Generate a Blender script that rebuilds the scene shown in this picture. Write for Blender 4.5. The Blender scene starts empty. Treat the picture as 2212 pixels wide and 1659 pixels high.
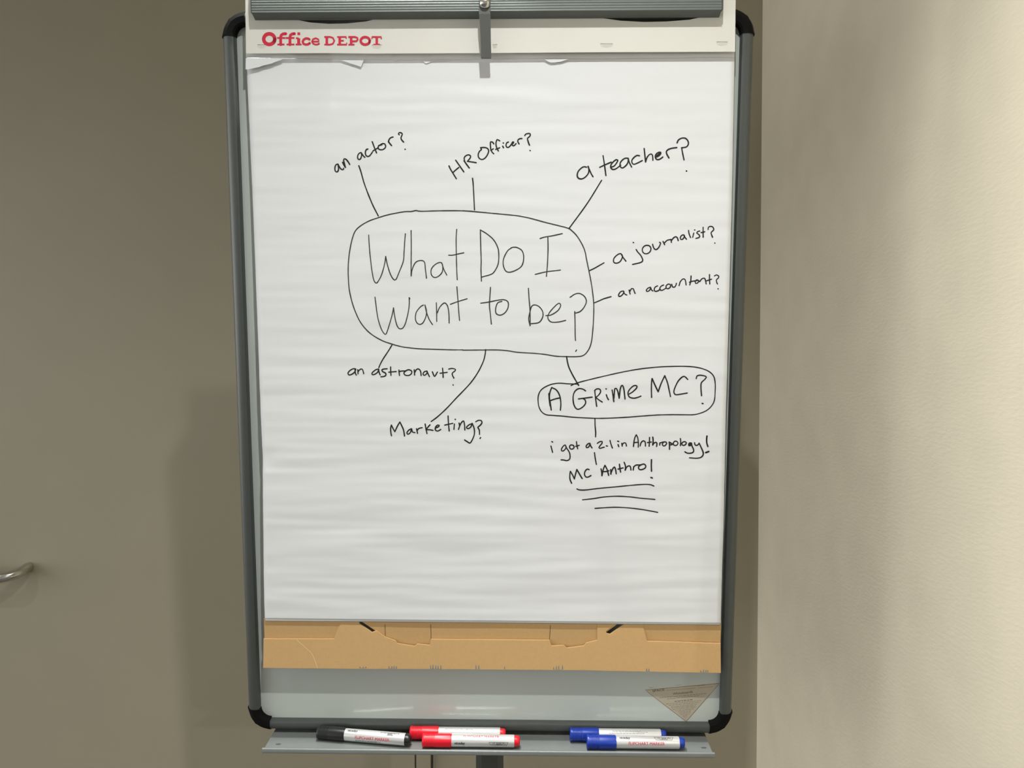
import bpy, bmesh, math, random
from mathutils import Matrix, Vector, noise
random.seed(11)
SC = bpy.context.scene
C = SC.collection

# ------------------------------------------------------------------ camera, light, exposure
cam = bpy.data.cameras.new('camera'); cam.sensor_width = 36.0; cam.sensor_fit = 'HORIZONTAL'
cam.lens = 1725.0/2212*36.0; cam.clip_start = 0.02
camo = bpy.data.objects.new('camera', cam); C.objects.link(camo)
camo.location = (0, 0, 1.45); camo.rotation_euler = (math.radians(90-1.5), 0, 0)
SC.camera = camo
SC.view_settings.view_transform = 'Standard'; SC.view_settings.look = 'None'
SC.view_settings.gamma = 1.0; SC.view_settings.use_curve_mapping = False
SC.view_settings.exposure = 0.22
wd = bpy.data.worlds.new('room_world'); SC.world = wd; wd.use_nodes = True
# added fill for the unseen office, left side made brighter to light wall_right
def _world(front, left):
    nt = wd.node_tree; bg = nt.nodes['Background']; bg.inputs[1].default_value = 1
    tc = nt.nodes.new('ShaderNodeTexCoord'); sx = nt.nodes.new('ShaderNodeSeparateXYZ')
    mr = nt.nodes.new('ShaderNodeMapRange'); mr.inputs['From Min'].default_value = -.25; mr.inputs['From Max'].default_value = -.95
    mx = nt.nodes.new('ShaderNodeMix'); mx.data_type = 'RGBA'
    mx.inputs[6].default_value = (front, front, front*.97, 1); mx.inputs[7].default_value = (left, left, left*.97, 1)
    nt.links.new(tc.outputs['Generated'], sx.inputs[0]); nt.links.new(sx.outputs['X'], mr.inputs['Value'])
    nt.links.new(mr.outputs['Result'], mx.inputs[0]); nt.links.new(mx.outputs[2], bg.inputs[0])
_world(.34, 3.1)
CEIL = 2.65
# position, watts, spot angle, blend
LAMPS = [((-1.65, 0.30), 13, 150, .6), ((0.053, 0.27), 84, 130, 1.0), ((1.9, -3.1), 260, 165, .8), ((-0.20, 0.955), 110, 40, .3)]

STROKES = {'an actor?':[(3.3,[(-197.7,301.3),(-199.9,300.8),(-201.6,298),(-201.9,293.7),(-200.7,291.5),(-199.3,291),(-197.9,292),(-197,295.3),(-197.5,299.7),(-197.7,301.3),(-196.1,298),(-193.9,295),(-191.7,293.9),(-190.3,294.7),(-190.4,295.8)]),(3.3,[(-191.5,303.5),(-189.9,300.2),(-187.9,296.9)]),(3.3,[(-187.9,296.9),(-189,301.8),(-190.1,306.2),(-189.2,308.1),(-187.5,307.8),(-185.3,305.9),(-183.2,302.9),(-182,300.7)]),(3.3,[(-166.5,316.1),(-168.4,315.6),(-170.7,313.2),(-171.3,309.9),(-170.5,307.5),(-168.9,306.9),(-167.2,308.3),(-166,312.1),(-166.1,315.3),(-166.5,316.1)]),(3.3,[(-166.5,316.1),(-164.6,313.2),(-163,311),(-161.6,309.9)]),(3.3,[(-157.5,320.7),(-159.2,320.2),(-160.6,318),(-160.9,314.8),(-159.9,312.1),(-157.7,311),(-155.1,312),(-152.9,314.7),(-151.7,316.4)]),(3.3,[(-151.6,330.2),(-149.9,325.6),(-148.1,320.7),(-145.9,315.5)]),(3.3,[(-150.9,318),(-148.1,319.9),(-143.9,322)]),(3.3,[(-143.9,322.3),(-143.3,324.5),(-141,326.1),(-137.7,327.7),(-134.9,327.1),(-133.8,325),(-134.4,322.3),(-137.2,320.1),(-140.6,319.6),(-143.1,320.7),(-144.1,322.6)]),(3.3,[(-143.3,325),(-138.8,326.1)]),(3.3,[(-123.9,336.1),(-126.4,335.5),(-128.7,333.6),(-130.1,330.1)]),(3.3,[(-130.1,330.1),(-128.2,327.7),(-125.9,325)]),(3.3,[(-115.6,339),(-116.7,340.3),(-115.8,341.7),(-113.6,341.8),(-111.7,340.6),(-111.7,339),(-112.8,336.8),(-113.4,334.6),(-112.1,331.9),(-109.9,329.5)]),(3.3,[(-108.1,320.2),(-107.7,320.1)])],
'line up to an actor':[(3.2,[(-169.9,299.1),(-167.2,291),(-162.5,274.1),(-153.1,249.8),(-145,233.4)])],
'HR Officer?':[(3.3,[(-50,298.5),(-47.9,294),(-45.1,289.5),(-42.7,285.6),(-40.4,282)]),(3.3,[(-41.1,305.9),(-37.7,301.1),(-34.1,296),(-30.3,290.7)]),(3.3,[(-44.8,289.8),(-40.8,293.4),(-37,296.4)]),(3.3,[(-23.1,295.7),(-26.1,299.9),(-28.9,304.1),(-29.8,308.3),(-28.8,310.6),(-26.1,312.4),(-23,312.7),(-21.3,311.2),(-21.8,308.8),(-23.7,306.5),(-25.5,304.4)]),(3.3,[(-25.5,304.4),(-20,303.6),(-13.9,302.6)]),(3.3,[(-30.1,305),(-26.7,300.2),(-23.1,295.7)]),(3.3,[(-7.8,321.9),(-6.9,319.5)]),(3.3,[(-6.9,319.5),(-9.6,317.1),(-11.1,313.6),(-10.9,310),(-9,307.6),(-5.7,306.7),(-2.3,308.5),(0.7,312.3),(2.6,317.1),(1.7,320.4),(-1.1,321.9),(-4.7,322.2),(-8.1,321.9)]),(3.3,[(9.4,326.9),(7.5,329.3),(5.3,329.6),(4.9,326.6),(5.2,322.4),(5.9,318.3),(7.7,315.6),(9.3,314.1)]),(3.3,[(5.6,318.3),(8.7,320.4)]),(3.3,[(17.2,330.7),(14,332.4),(12.6,329.5),(12.4,325.4),(13.5,321.2),(15.5,317.7)]),(3.3,[(12,319.7),(17.2,321.8)]),(3.3,[(21.8,328.1),(22.2,327.9)]),(3.3,[(21.1,323.9),(22.3,321.8)]),(3.3,[(28.7,329.2),(26.6,328.3),(25.6,325.3),(26.3,322.7),(28.1,322.1),(30.6,323.6),(32.4,325.9),(35.4,327.7),(35.7,329.4),(34.5,329.5),(33.3,327.7),(33.6,325.3),(35.4,324.1),(37.8,325.9),(38.8,327.1)]),(3.3,[(34.2,327.1),(35.4,328.6)]),(3.3,[(46.6,333.6),(43.9,333.5),(41.8,332.4),(41,330),(41.8,328.3),(42.8,326.6)]),(3.3,[(50.3,337.4),(51.5,339.2),(54.8,340.1),(57.2,339.8),(57.7,338),(56,335.6),(53.9,333.9),(54.5,330.6),(55.5,327.6),(56.6,325)]),(3.3,[(57.2,318.1),(57.7,318)])],
'line up to HR Officer':[(3,[(-18.9,282.5),(-18,274.4),(-17.2,258.7),(-16.4,241.1)])],
'a teacher?':[(3.4,[(131.9,296.4),(128.9,297),(125.2,295.4),(121.1,291),(119.8,286.1),(121.2,282.4),(125.4,281.2),(129.9,283.2),(134,287.7),(135.2,292.5),(134.3,297.4)]),(3.4,[(133.9,297.4),(136.5,291.7),(138.6,287.3),(140.7,284)]),(3.4,[(153.6,311.1),(154.9,303.9),(156.3,294.9),(157.7,285.6)]),(3.4,[(149.4,296.2),(155.4,299),(164.5,302.9)]),(3.4,[(165,296.5),(168.7,298.1),(172.3,303),(173.1,305.4),(171,306.1),(166.9,303),(164.1,299),(164.1,295.3),(167.1,293.3),(170.4,294.1),(174.5,296.9),(176.9,298.9)]),(3.4,[(186.7,307.8),(182.6,307.8),(178.1,304.6),(176.1,300.6),(176.9,296.5),(179.4,295.3),(182.7,297.3),(186,301.3),(187.1,307)]),(3.4,[(186.7,307.8),(188.4,302.1),(191.4,296.5)]),(3.4,[(201.5,311),(198.2,311.4),(194.1,308.6),(191.5,304.6),(192.6,300.9),(195.1,300.1),(200,302.1),(205.3,304.8)]),(3.4,[(207.5,320.3),(208.5,312.6),(209.7,302.9)]),(3.4,[(209.7,302.9),(211.5,308.6),(214.7,312.6),(217.6,313),(218.9,310.2),(219.3,305.3)]),(3.4,[(223.8,309.3),(227.1,310.9),(229.5,313.4),(229.5,315.4),(227,315.4),(223.7,313.4),(222.3,310.2),(223.4,306.9),(226.3,305.9),(229.6,307.3),(232.2,309.3)]),(3.4,[(224.2,311),(228.3,314.2)]),(3.4,[(240.3,308.1),(237.3,313.3),(236.9,316.6),(239.3,319),(244.2,320.6),(250.4,321.4)]),(3.4,[(250.6,327.4),(252.2,331),(256.3,333.4),(261.2,333.4),(264.6,330.2),(265.5,326.2),(263.5,322.6),(259.8,321.5),(256.7,321.2)]),(3.4,[(256.7,321.2),(258.3,313.3),(260.2,305.6)]),(3.4,[(263.5,291.3),(264,291.1)])],
'line up to a teacher':[(3,[(152.1,279.4),(133.3,249.3),(109.7,216.9)])],
'bubble around the question':[(3,[(-19.5,239.3),(-37.5,240.1),(-55.4,240.1),(-73.3,239.8),(-85.2,239.4),(-91.1,239.7),(-94.7,240.4),(-100.7,239.2),(-109,239),(-121,237.1),(-133,234.6),(-145,231.1),(-157,227),(-167.9,221.1),(-175.8,214.1),(-180.2,204.1),(-183.4,191.1),(-185.7,176.9),(-186.7,161.4),(-186.4,143.6),(-185.1,131.6),(-181.8,117.3),(-177.2,104.1),(-171.4,92),(-163.1,81.2),(-153.5,73.4),(-141.5,66.7),(-129.4,62.5),(-121,60.1),(-111.3,58.1),(-93.1,56.2),(-74.9,55.5),(-50.7,54.8),(-32.8,54.7)]),(3,[(-32.8,54.3),(-7.1,54.6),(12.2,54.7),(26.3,53.8),(41.7,51.5),(63.5,50.2),(78.9,48.6),(93,46.4),(108.4,45.8),(121.2,45.8),(130.1,47.5),(136.5,54.2),(140.2,63.2),(142,76),(143.1,92.5),(143.5,111.6),(142.4,126.8),(140,143.2),(136.7,159.6),(133.4,174.6),(130.8,187.1),(126.2,197.2),(119.8,207.1),(113.5,213.4),(108.4,216.9),(94.5,220.6),(78.1,224.6),(66.7,227.7),(54.1,230.9),(38.9,233.6),(18.7,235.6),(-0.2,237.4),(-19.1,239.1),(-31.8,240.1)])],
'What Do I want to be?':[(2.8,[(-158.2,208.2),(-157.9,196.9),(-156.6,179.2),(-154.5,160.2),(-152.3,148.3),(-149.3,144.5),(-146.3,147.1),(-141.3,156.7),(-137.5,169.7),(-135.8,180.1)]),(2.8,[(-135.8,180.1),(-133.9,169.7),(-129.9,156.6),(-125.8,149.5),(-122.5,149.3),(-118.5,157.8),(-112.3,173.3),(-111.1,185.1),(-110.1,199.3),(-109,209.9)]),(2.8,[(-101.3,214.2),(-101.3,191),(-101.8,167.3),(-101.9,153.7)]),(2.8,[(-101.9,153.7),(-100.4,162.6),(-96.1,171.5),(-90,174.4),(-84.1,172.7),(-82.6,162.6),(-81.3,150.9)]),(2.8,[(-60.7,171.1),(-64.3,171.8),(-70.3,168.5),(-74.8,162.6),(-74.6,155.5),(-70.5,151.9),(-65,153.7),(-60.2,159),(-59.3,166.1),(-60.7,171.1)]),(2.8,[(-60.7,171.5),(-57.8,162.6),(-53.9,155.1)]),(2.8,[(-40.3,215.7),(-41.1,202.7),(-40.9,179.1),(-40.6,161.4),(-39.9,148.9)]),(2.8,[(-51.3,181.5),(-46.3,181.5),(-37.9,183.3),(-30.9,184.7)]),(2.8,[(-151.2,125.6),(-149.8,113.7),(-147.7,98.1),(-143.6,83.6),(-139.5,76.6),(-136.8,76.4),(-132.7,87.3),(-128.3,101.7),(-126.3,111.3)]),(2.8,[(-126.3,111.3),(-124.7,99.3),(-121.8,87.3),(-118.2,83.1),(-114,84.3),(-110.3,90.9),(-106.5,105.3),(-105,116.1),(-105,125.1)]),(2.8,[(-104.7,124.7),(-104,123.3)]),(2.8,[(-85.9,115.1),(-90.1,112.5),(-95.6,105.3),(-96.9,96.9),(-94.6,90.9),(-90.3,89.1),(-86.1,92.1),(-82.4,100.5),(-81.9,107.7),(-83.8,115.1)]),(2.8,[(-83.8,115.1),(-81.7,105.3),(-78.2,95.7),(-73.7,88.8)]),(2.8,[(-68.4,118.1),(-68.1,107.7),(-68,93)]),(2.8,[(-67.5,104.1),(-63.6,112.5),(-57.5,117.9),(-53.3,113.7),(-51.6,104.1),(-51.3,90.9)]),(2.8,[(-40.5,139.6),(-39.4,124.5),(-38.3,107.8),(-37.2,94.3)]),(2.8,[(-49.5,116.1),(-39.5,119.7),(-26.8,123.5)]),(3,[(-8.7,214.8),(-8.3,193.5),(-7.7,174.7),(-8,162.1),(-7.4,147)]),(3,[(-8.7,214.8),(-0.3,209.8),(8.6,202.2),(14.3,192.2),(15.9,182.2),(14.9,169.6),(9.8,159.6),(4.7,155.8),(-6.8,152.6)]),(3,[(32.7,191),(27.6,187.2),(22.5,177.2),(21.9,168.4),(25,160.8),(30.1,158.9),(37.8,161.1),(45.4,165.9),(48.5,172.1),(49.1,180.9),(46.6,187.8),(40.3,191.6),(35.2,192),(32,191)]),(3,[(71,203.4),(76.9,205.3),(88.3,207.2),(100.6,209.9)]),(3,[(81.3,205.9),(81.7,189.7),(80.9,168.4),(79.7,153.5)]),(3,[(64.7,156),(78.4,159.3),(88.5,160.6),(98.4,161.7)]),(3,[(4.7,138.7),(3.7,124.2),(3.3,114),(4.6,101.3),(5.8,89.5)]),(3,[(-8.5,117.6),(2.1,119.1),(13.6,121.4),(22.5,122.3),(28.2,119.1),(28.2,111.5),(23.8,104.5),(17.4,101.6),(12.3,103.9),(11.6,110.2),(14.2,117.8),(19.9,120.1)]),(3,[(55.6,137.5),(56.5,124.2),(57.6,111.5),(58,98.8),(58,87.3)]),(3,[(58,87.3),(56.1,96.3),(57.6,105.2),(60.1,113.4),(64.6,115.3),(70.3,112.8),(74.8,106.5),(74.8,98.8),(69.8,91.8),(58.9,90.1)]),(3,[(79.3,101),(86.3,102),(95.2,107.7),(99,114.1),(97.7,117.3),(93.9,116),(85,106.5),(81.9,100.1),(83.2,95),(87.6,92.2),(96.6,92.5),(105.9,94.6)]),(3,[(111.6,125.5),(117.9,129.7),(124.3,130.6),(130.7,126.8),(133.5,120.4),(130.8,112.8),(125.1,106.5),(117.9,104.2)]),(3,[(117.9,106.5),(118.5,92.5),(118.8,75.9),(119.3,67.6)]),(3,[(119.6,52.9),(120.9,54.8)])],
'line to a journalist':[(3,[(136.8,160.8),(143.2,163.8),(149.4,167.3),(156.4,171.3)])],
'a journalist?':[(3.1,[(179.1,183.2),(176.5,183.2),(172.5,180.6),(169.4,176.6),(169.5,172.2),(172.6,170.8),(177.5,172.6),(180.5,177.5),(180.7,181.5),(179.1,183.2)]),(3.1,[(179.1,183.2),(181.9,178.4),(185.7,173.5)]),(3.1,[(194.9,198.2),(195.5,197.9)]),(3.1,[(199.1,188.9),(201.4,185.4),(205.4,181),(207.9,175.7),(207.3,173),(203.8,171.3),(194.5,169.2)]),(3.1,[(209.2,192.9),(212.3,194.4),(216.3,193.8),(218.6,190.7),(217.8,186.3),(214.3,183.6),(210.3,183.6),(207.6,186.3),(207.5,190.3),(209.7,193.3)]),(3.1,[(220.8,195.7),(221.7,192.5),(223.5,189.4),(226.2,188.9),(229.3,192),(231.4,197.3),(230,198.4)]),(3.1,[(234.5,199.5),(236.8,195.1)]),(3.1,[(236.3,197.3),(239.8,200.8),(243.3,201.7),(245.1,202.1)]),(3.1,[(245.1,202.1),(245.6,198.2)]),(3.1,[(245.5,200.4),(248.6,204.3),(251.6,205.6),(253.5,203.9),(254.7,200.5)]),(3.1,[(261.8,208.1),(259.1,207.4),(257.3,204.3),(257.9,202.1),(260.1,202.1),(262.3,204.7),(262.7,207.4)]),(3.1,[(261.8,208.1),(263.6,204.7),(265.6,202.3)]),(3.1,[(268.1,213.9),(268.8,210),(270.9,204.6)]),(3.1,[(276.1,214.6),(276.5,214.4)]),(3.1,[(275,210.4),(273.8,204.9)]),(3.1,[(282.9,213.1),(279.9,212.2),(279,210.4),(282.2,208.2),(283.1,206),(281.4,204.3),(278,203.4)]),(3.1,[(287.3,217.9),(287.4,211.7),(287.6,204.9)]),(3.1,[(284.8,211),(289.6,212.2)]),(3.1,[(294,215.2),(294.3,217.9),(297,219.2),(300.1,218.3),(301.5,214.8),(299.3,212.6),(297.9,210.4),(299,207.3),(300.1,204.9)]),(3.1,[(303.1,197.3),(303.4,197.1)])],
'line to an accountant':[(3,[(143.5,117.9),(150,120.6),(157.1,123.7),(166.5,126.4)])],
'an accountant?':[(3,[(182.9,134),(179.4,133.1),(176.7,129.5),(176.8,126.9),(179,126.9),(182.1,129.5),(183.8,133.1)]),(3,[(182.9,134),(184.3,130.4),(187.5,128.5)]),(3,[(190.5,135.3),(191.9,130)]),(3,[(191.4,133.1),(193.6,137.1),(195.9,137.1),(197.2,134),(198.6,130.6)]),(3,[(219.1,138.9),(216,138),(213.3,134.9),(214.2,133.3),(217.4,134.4),(219.1,137.6)]),(3,[(219.1,138.9),(220.5,135.3),(222.3,134)]),(3,[(228.4,140.7),(225.3,139.3),(223.9,135.8),(225.4,133.5),(228.5,134),(232.1,136.2)]),(3,[(236.4,142),(232.9,140.2),(231.2,136.7),(233.4,134.7),(236.5,135.8),(239.2,137.6)]),(3,[(240,141.1),(242.2,143.1),(245.3,142.4),(245.4,139.3),(242.8,137.1),(240.1,137.6),(239.6,140.7)]),(3,[(247.1,142.9),(248.5,139.3),(251.2,139.3),(252.9,142),(253.3,144.2)]),(3,[(257,141.1),(258.6,146.4),(262.1,150),(264.8,149.1),(265.8,145.6),(266.3,142)]),(3,[(272.7,154),(272.4,147.3),(271.2,142)]),(3,[(270.7,145.6),(274.7,146.9),(282.7,148.2)]),(3,[(282.7,148.2),(280,148.7),(278.3,146.4),(278.7,144.2),(281,144.2),(283.6,147.3)]),(3,[(284.5,146.4),(287.1,150),(290.6,150.9),(292,148.2),(293,143.3)]),(3,[(297.2,155.8),(297.3,149.1),(297.9,143.3)]),(3,[(292.9,147.3),(300,149.6)]),(3,[(303.9,154),(306.5,155.3),(309.7,153.5),(309.3,151.3),(306.7,149.1),(306.8,146.4),(308,143.3)]),(3,[(308.9,137),(309.2,136.7)])],
'line to an astronaut':[(3,[(-129.3,61),(-133.5,54),(-140.9,43),(-145.1,35.7),(-147.5,30.3)])],
'an astronaut?':[(3.2,[(-179,28.4),(-182.2,28.8),(-186.8,26.5),(-189.7,22.9),(-188.3,20.3),(-185.1,21),(-181,23.8),(-179,27.9)]),(3.2,[(-180,28.4),(-179.6,22.9),(-178.3,20.1)]),(3.2,[(-176.3,27.5),(-176,22)]),(3.2,[(-175.9,24.7),(-173.1,27.9),(-170.4,28.4),(-169,25.6),(-168.2,22.2)]),(3.2,[(-148,28.4),(-151.6,27.5),(-156.3,23.8),(-156.8,21.1),(-154,20.9),(-149.4,23.9),(-147.5,28)]),(3.2,[(-148,28.4),(-147.1,23.9),(-145.8,20.5)]),(3.2,[(-136.1,28.9),(-141.1,28.4),(-143.4,27.1),(-142.1,24.8),(-138.5,23),(-138,20.2),(-140.4,18.4),(-144.8,17.9)]),(3.2,[(-131.3,31.4),(-131.3,25.7),(-131,19.8)]),(3.2,[(-133.9,24.2),(-123.8,25.1)]),(3.2,[(-120.1,27.1),(-119.5,19.8)]),(3.2,[(-120.2,24.8),(-116.5,25.8),(-111,25.8)]),(3.2,[(-111,25.8),(-106.9,27.6),(-102.8,25.8),(-103.3,22.1),(-107,19.8),(-111.6,20.3),(-113.4,23),(-111,25.8)]),(3.2,[(-99.2,27.6),(-98.8,20.3)]),(3.2,[(-98.8,23.5),(-96,28.1),(-92.8,28.5),(-90.5,24.9),(-89.9,19.6)]),(3.2,[(-81.9,25.8),(-85.5,24.9),(-87.4,21.7),(-86,19.9),(-82.8,21.7),(-81.4,24.9)]),(3.2,[(-81.9,25.8),(-80.1,21.3),(-78.6,18.3)]),(3.2,[(-74.6,24.9),(-73.2,21.3),(-71.7,18.5),(-69.6,21.3),(-67.7,24.5)]),(3.2,[(-60.7,29.7),(-60.2,24),(-59.9,17.2)]),(3.2,[(-64.1,22.9),(-54.5,24.1)]),(3.2,[(-52.2,28.6),(-48.1,29.5),(-43.1,28.2),(-44.1,25.9),(-47.3,23.2),(-47.3,20.4),(-45.3,16.3)]),(3.2,[(-46.6,7.1),(-46.3,6.7)])],
'line down to Marketing':[(3.1,[(-2,55.1),(-3.1,46.9),(-5.8,37.8),(-12.7,24.1),(-23.7,8.6),(-42,-10.7),(-55.8,-25.4),(-67.8,-36.5),(-76.8,-43.3)])],
'Marketing?':[(3.3,[(-131.5,-63.1),(-132.3,-58),(-132.4,-52.4),(-131.4,-48.3)]),(3.3,[(-131.4,-48.3),(-129,-53.3),(-126.8,-57.5)]),(3.3,[(-126.8,-57.5),(-123,-49.6),(-119.7,-44.1)]),(3.3,[(-119.7,-44.1),(-117,-49.6),(-114.8,-55.1),(-113.5,-63.5)]),(3.3,[(-103.7,-53.3),(-107.4,-55.1),(-110.2,-58.8),(-108.9,-60.9),(-105.6,-58.8),(-103.8,-54.2)]),(3.3,[(-103.7,-53.3),(-102.4,-57.9),(-99.2,-58.6)]),(3.3,[(-96.9,-53.2),(-95.6,-59.7)]),(3.3,[(-96.4,-56),(-93.6,-52.8),(-89.2,-51.8)]),(3.3,[(-85.1,-46.7),(-84,-53.2),(-82.7,-59.9)]),(3.3,[(-78.4,-47.8),(-81.2,-50.9),(-84,-54.6)]),(3.3,[(-84,-54.6),(-79,-54.6),(-74.4,-55.5)]),(3.3,[(-71.1,-52.2),(-67,-50.5),(-65.6,-48.5),(-67.9,-48.1),(-70.7,-50.8),(-71.2,-54.5),(-68.9,-56.4),(-66.1,-55.7),(-63.8,-54.1)]),(3.3,[(-53.6,-35.6),(-53.2,-44.8),(-52.2,-56.3)]),(3.3,[(-58.3,-48.2),(-53.7,-47.1),(-47.3,-45.7)]),(3.3,[(-43.9,-40.1),(-43.6,-40.5)]),(3.3,[(-45,-46.6),(-45.7,-54)]),(3.3,[(-38.6,-45.2),(-38.1,-49.3),(-39.5,-54)]),(3.3,[(-39.5,-54),(-36.3,-46.1),(-32.6,-42.4),(-31.2,-47.5),(-30.8,-54.9)]),(3.3,[(-20.7,-46.1),(-24.8,-47.5),(-28.5,-51.2),(-26.7,-53),(-23,-51.1),(-20.7,-46.5)]),(3.3,[(-20.7,-45.6),(-18,-53),(-18,-61.3),(-21.3,-69.6),(-24,-72.9),(-26.8,-71.5),(-31.2,-68.6)]),(3.3,[(-15.7,-43.3),(-12,-41.4),(-8.3,-41.9),(-7.4,-45.1),(-10.2,-48.8),(-12.9,-51.1),(-11.1,-54.8),(-10.7,-60.8)]),(3.3,[(-10.1,-66.6),(-9.2,-65.2)])],
'line down to A Grime MC':[(3.4,[(107.4,45.9),(108.8,38.3),(111.2,30.1),(117.1,18.5),(124.1,6.8)])],
'bubble around A Grime MC':[(2.9,[(113.7,6.5),(121.8,10.1),(142.6,15.6),(160,19.8),(183.1,25),(206.2,29.2),(229.3,31.8),(246.6,32.7),(263.9,33),(278.9,32.2),(290.5,29.9),(299.8,25.9),(305.7,20.1),(308.2,11.9),(308.7,0.3),(307.7,-13.8),(303.3,-22),(296.5,-27.8),(287.3,-31.4),(279.2,-32.9),(265.3,-32.9),(247.8,-32.9),(230.4,-33.4),(213,-34.7),(189.8,-36.6),(166.5,-37.9),(149,-38.2),(133.9,-37.7),(117.5,-36.8),(101.2,-35.2),(88.3,-34.3),(80.1,-33.4),(74.3,-29.7),(70.8,-23.8),(69.3,-16.7),(69.3,-8.5),(71.8,-1.5),(76.5,3.2),(84.6,7.3),(92.7,9.3),(99.7,9.7),(110.2,8.9),(121.8,8.6)])],
'A Grime MC?':[(3.4,[(87.1,-27),(85.9,-19),(84.5,-9.7),(85.2,-2.6),(87.5,3.8)]),(3.4,[(87.5,3.8),(94,0.3),(98.4,-7.3),(100.1,-17.8),(99.5,-27.2)]),(3.4,[(85.3,-14.4),(91.7,-12),(99.3,-10.2)]),(3.4,[(83.7,-4.4),(84.4,-13.2),(85.6,-21.4)]),(3.4,[(133.5,-0.7),(130,1.6),(124.2,2.4),(119,-1.4),(116.7,-8.4),(117.4,-17.8),(120.3,-24.2),(124.4,-25.8),(130.2,-22.4),(133.7,-17.7),(133,-13.1),(130.7,-11.5)]),(3.4,[(124,-11.7),(131.3,-10.7),(142.5,-9.2)]),(3.4,[(145.9,-0.1),(147,-9.5),(148.8,-21.8)]),(3.4,[(145.9,-0.1),(148.6,2),(152.7,1.6),(153.9,-1.9),(151,-6.6),(147.5,-9.5)]),(3.4,[(147.5,-9.5),(151.7,-13),(156.3,-15.9)]),(3.4,[(161.1,2.1),(161.6,1.9)]),(3.4,[(161.7,-5.9),(162.9,-9.5),(164.7,-12.7)]),(3.4,[(169.5,0.5),(170.8,-7.1),(172,-15.3)]),(3.4,[(172,-10.6),(173,2.3),(174.7,2.9),(177.1,-1.2),(179.2,-10.6)]),(3.4,[(179.2,-10.6),(180.5,2.3),(182.8,7),(185.2,2.3),(187.1,-11.7)]),(3.4,[(192.8,-4.7),(197.4,-1.8),(202.5,3.5),(202.5,6.4),(198.4,6.4),(193.3,1.7),(191,-3.5),(192.9,-8.8),(198.7,-10.5),(204.5,-9.3),(208.5,-7.6)]),(3.4,[(223,-9.3),(222.6,0.1),(222.5,9.4),(223.2,16.4)]),(3.4,[(223.2,16.4),(227.4,7.1),(231.8,-1.7)]),(3.4,[(231.8,-1.7),(235.4,9.4),(240.2,20.2)]),(3.4,[(240.2,20.2),(244.1,10.6),(246.6,0.1),(248.5,-8.1)]),(3.4,[(271.2,15.3),(267.6,18.8),(264.2,18.8),(258.5,13),(254.1,3.6),(253,-2.2),(255.4,-5.5),(262.4,-4.8),(271,-3.3)]),(3.4,[(282.7,16.5),(283.8,20),(288.4,21),(295.9,19.1),(294.3,15.4),(289.8,10.7),(289.4,3.7),(290.4,-7)]),(3.4,[(291.4,-17.4),(292.7,-17.7)])],
'line down to i got a 2.1':[(3.2,[(146.6,-38.2),(146.9,-48.6),(147.8,-57.4),(147.7,-63.7)])],
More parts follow.
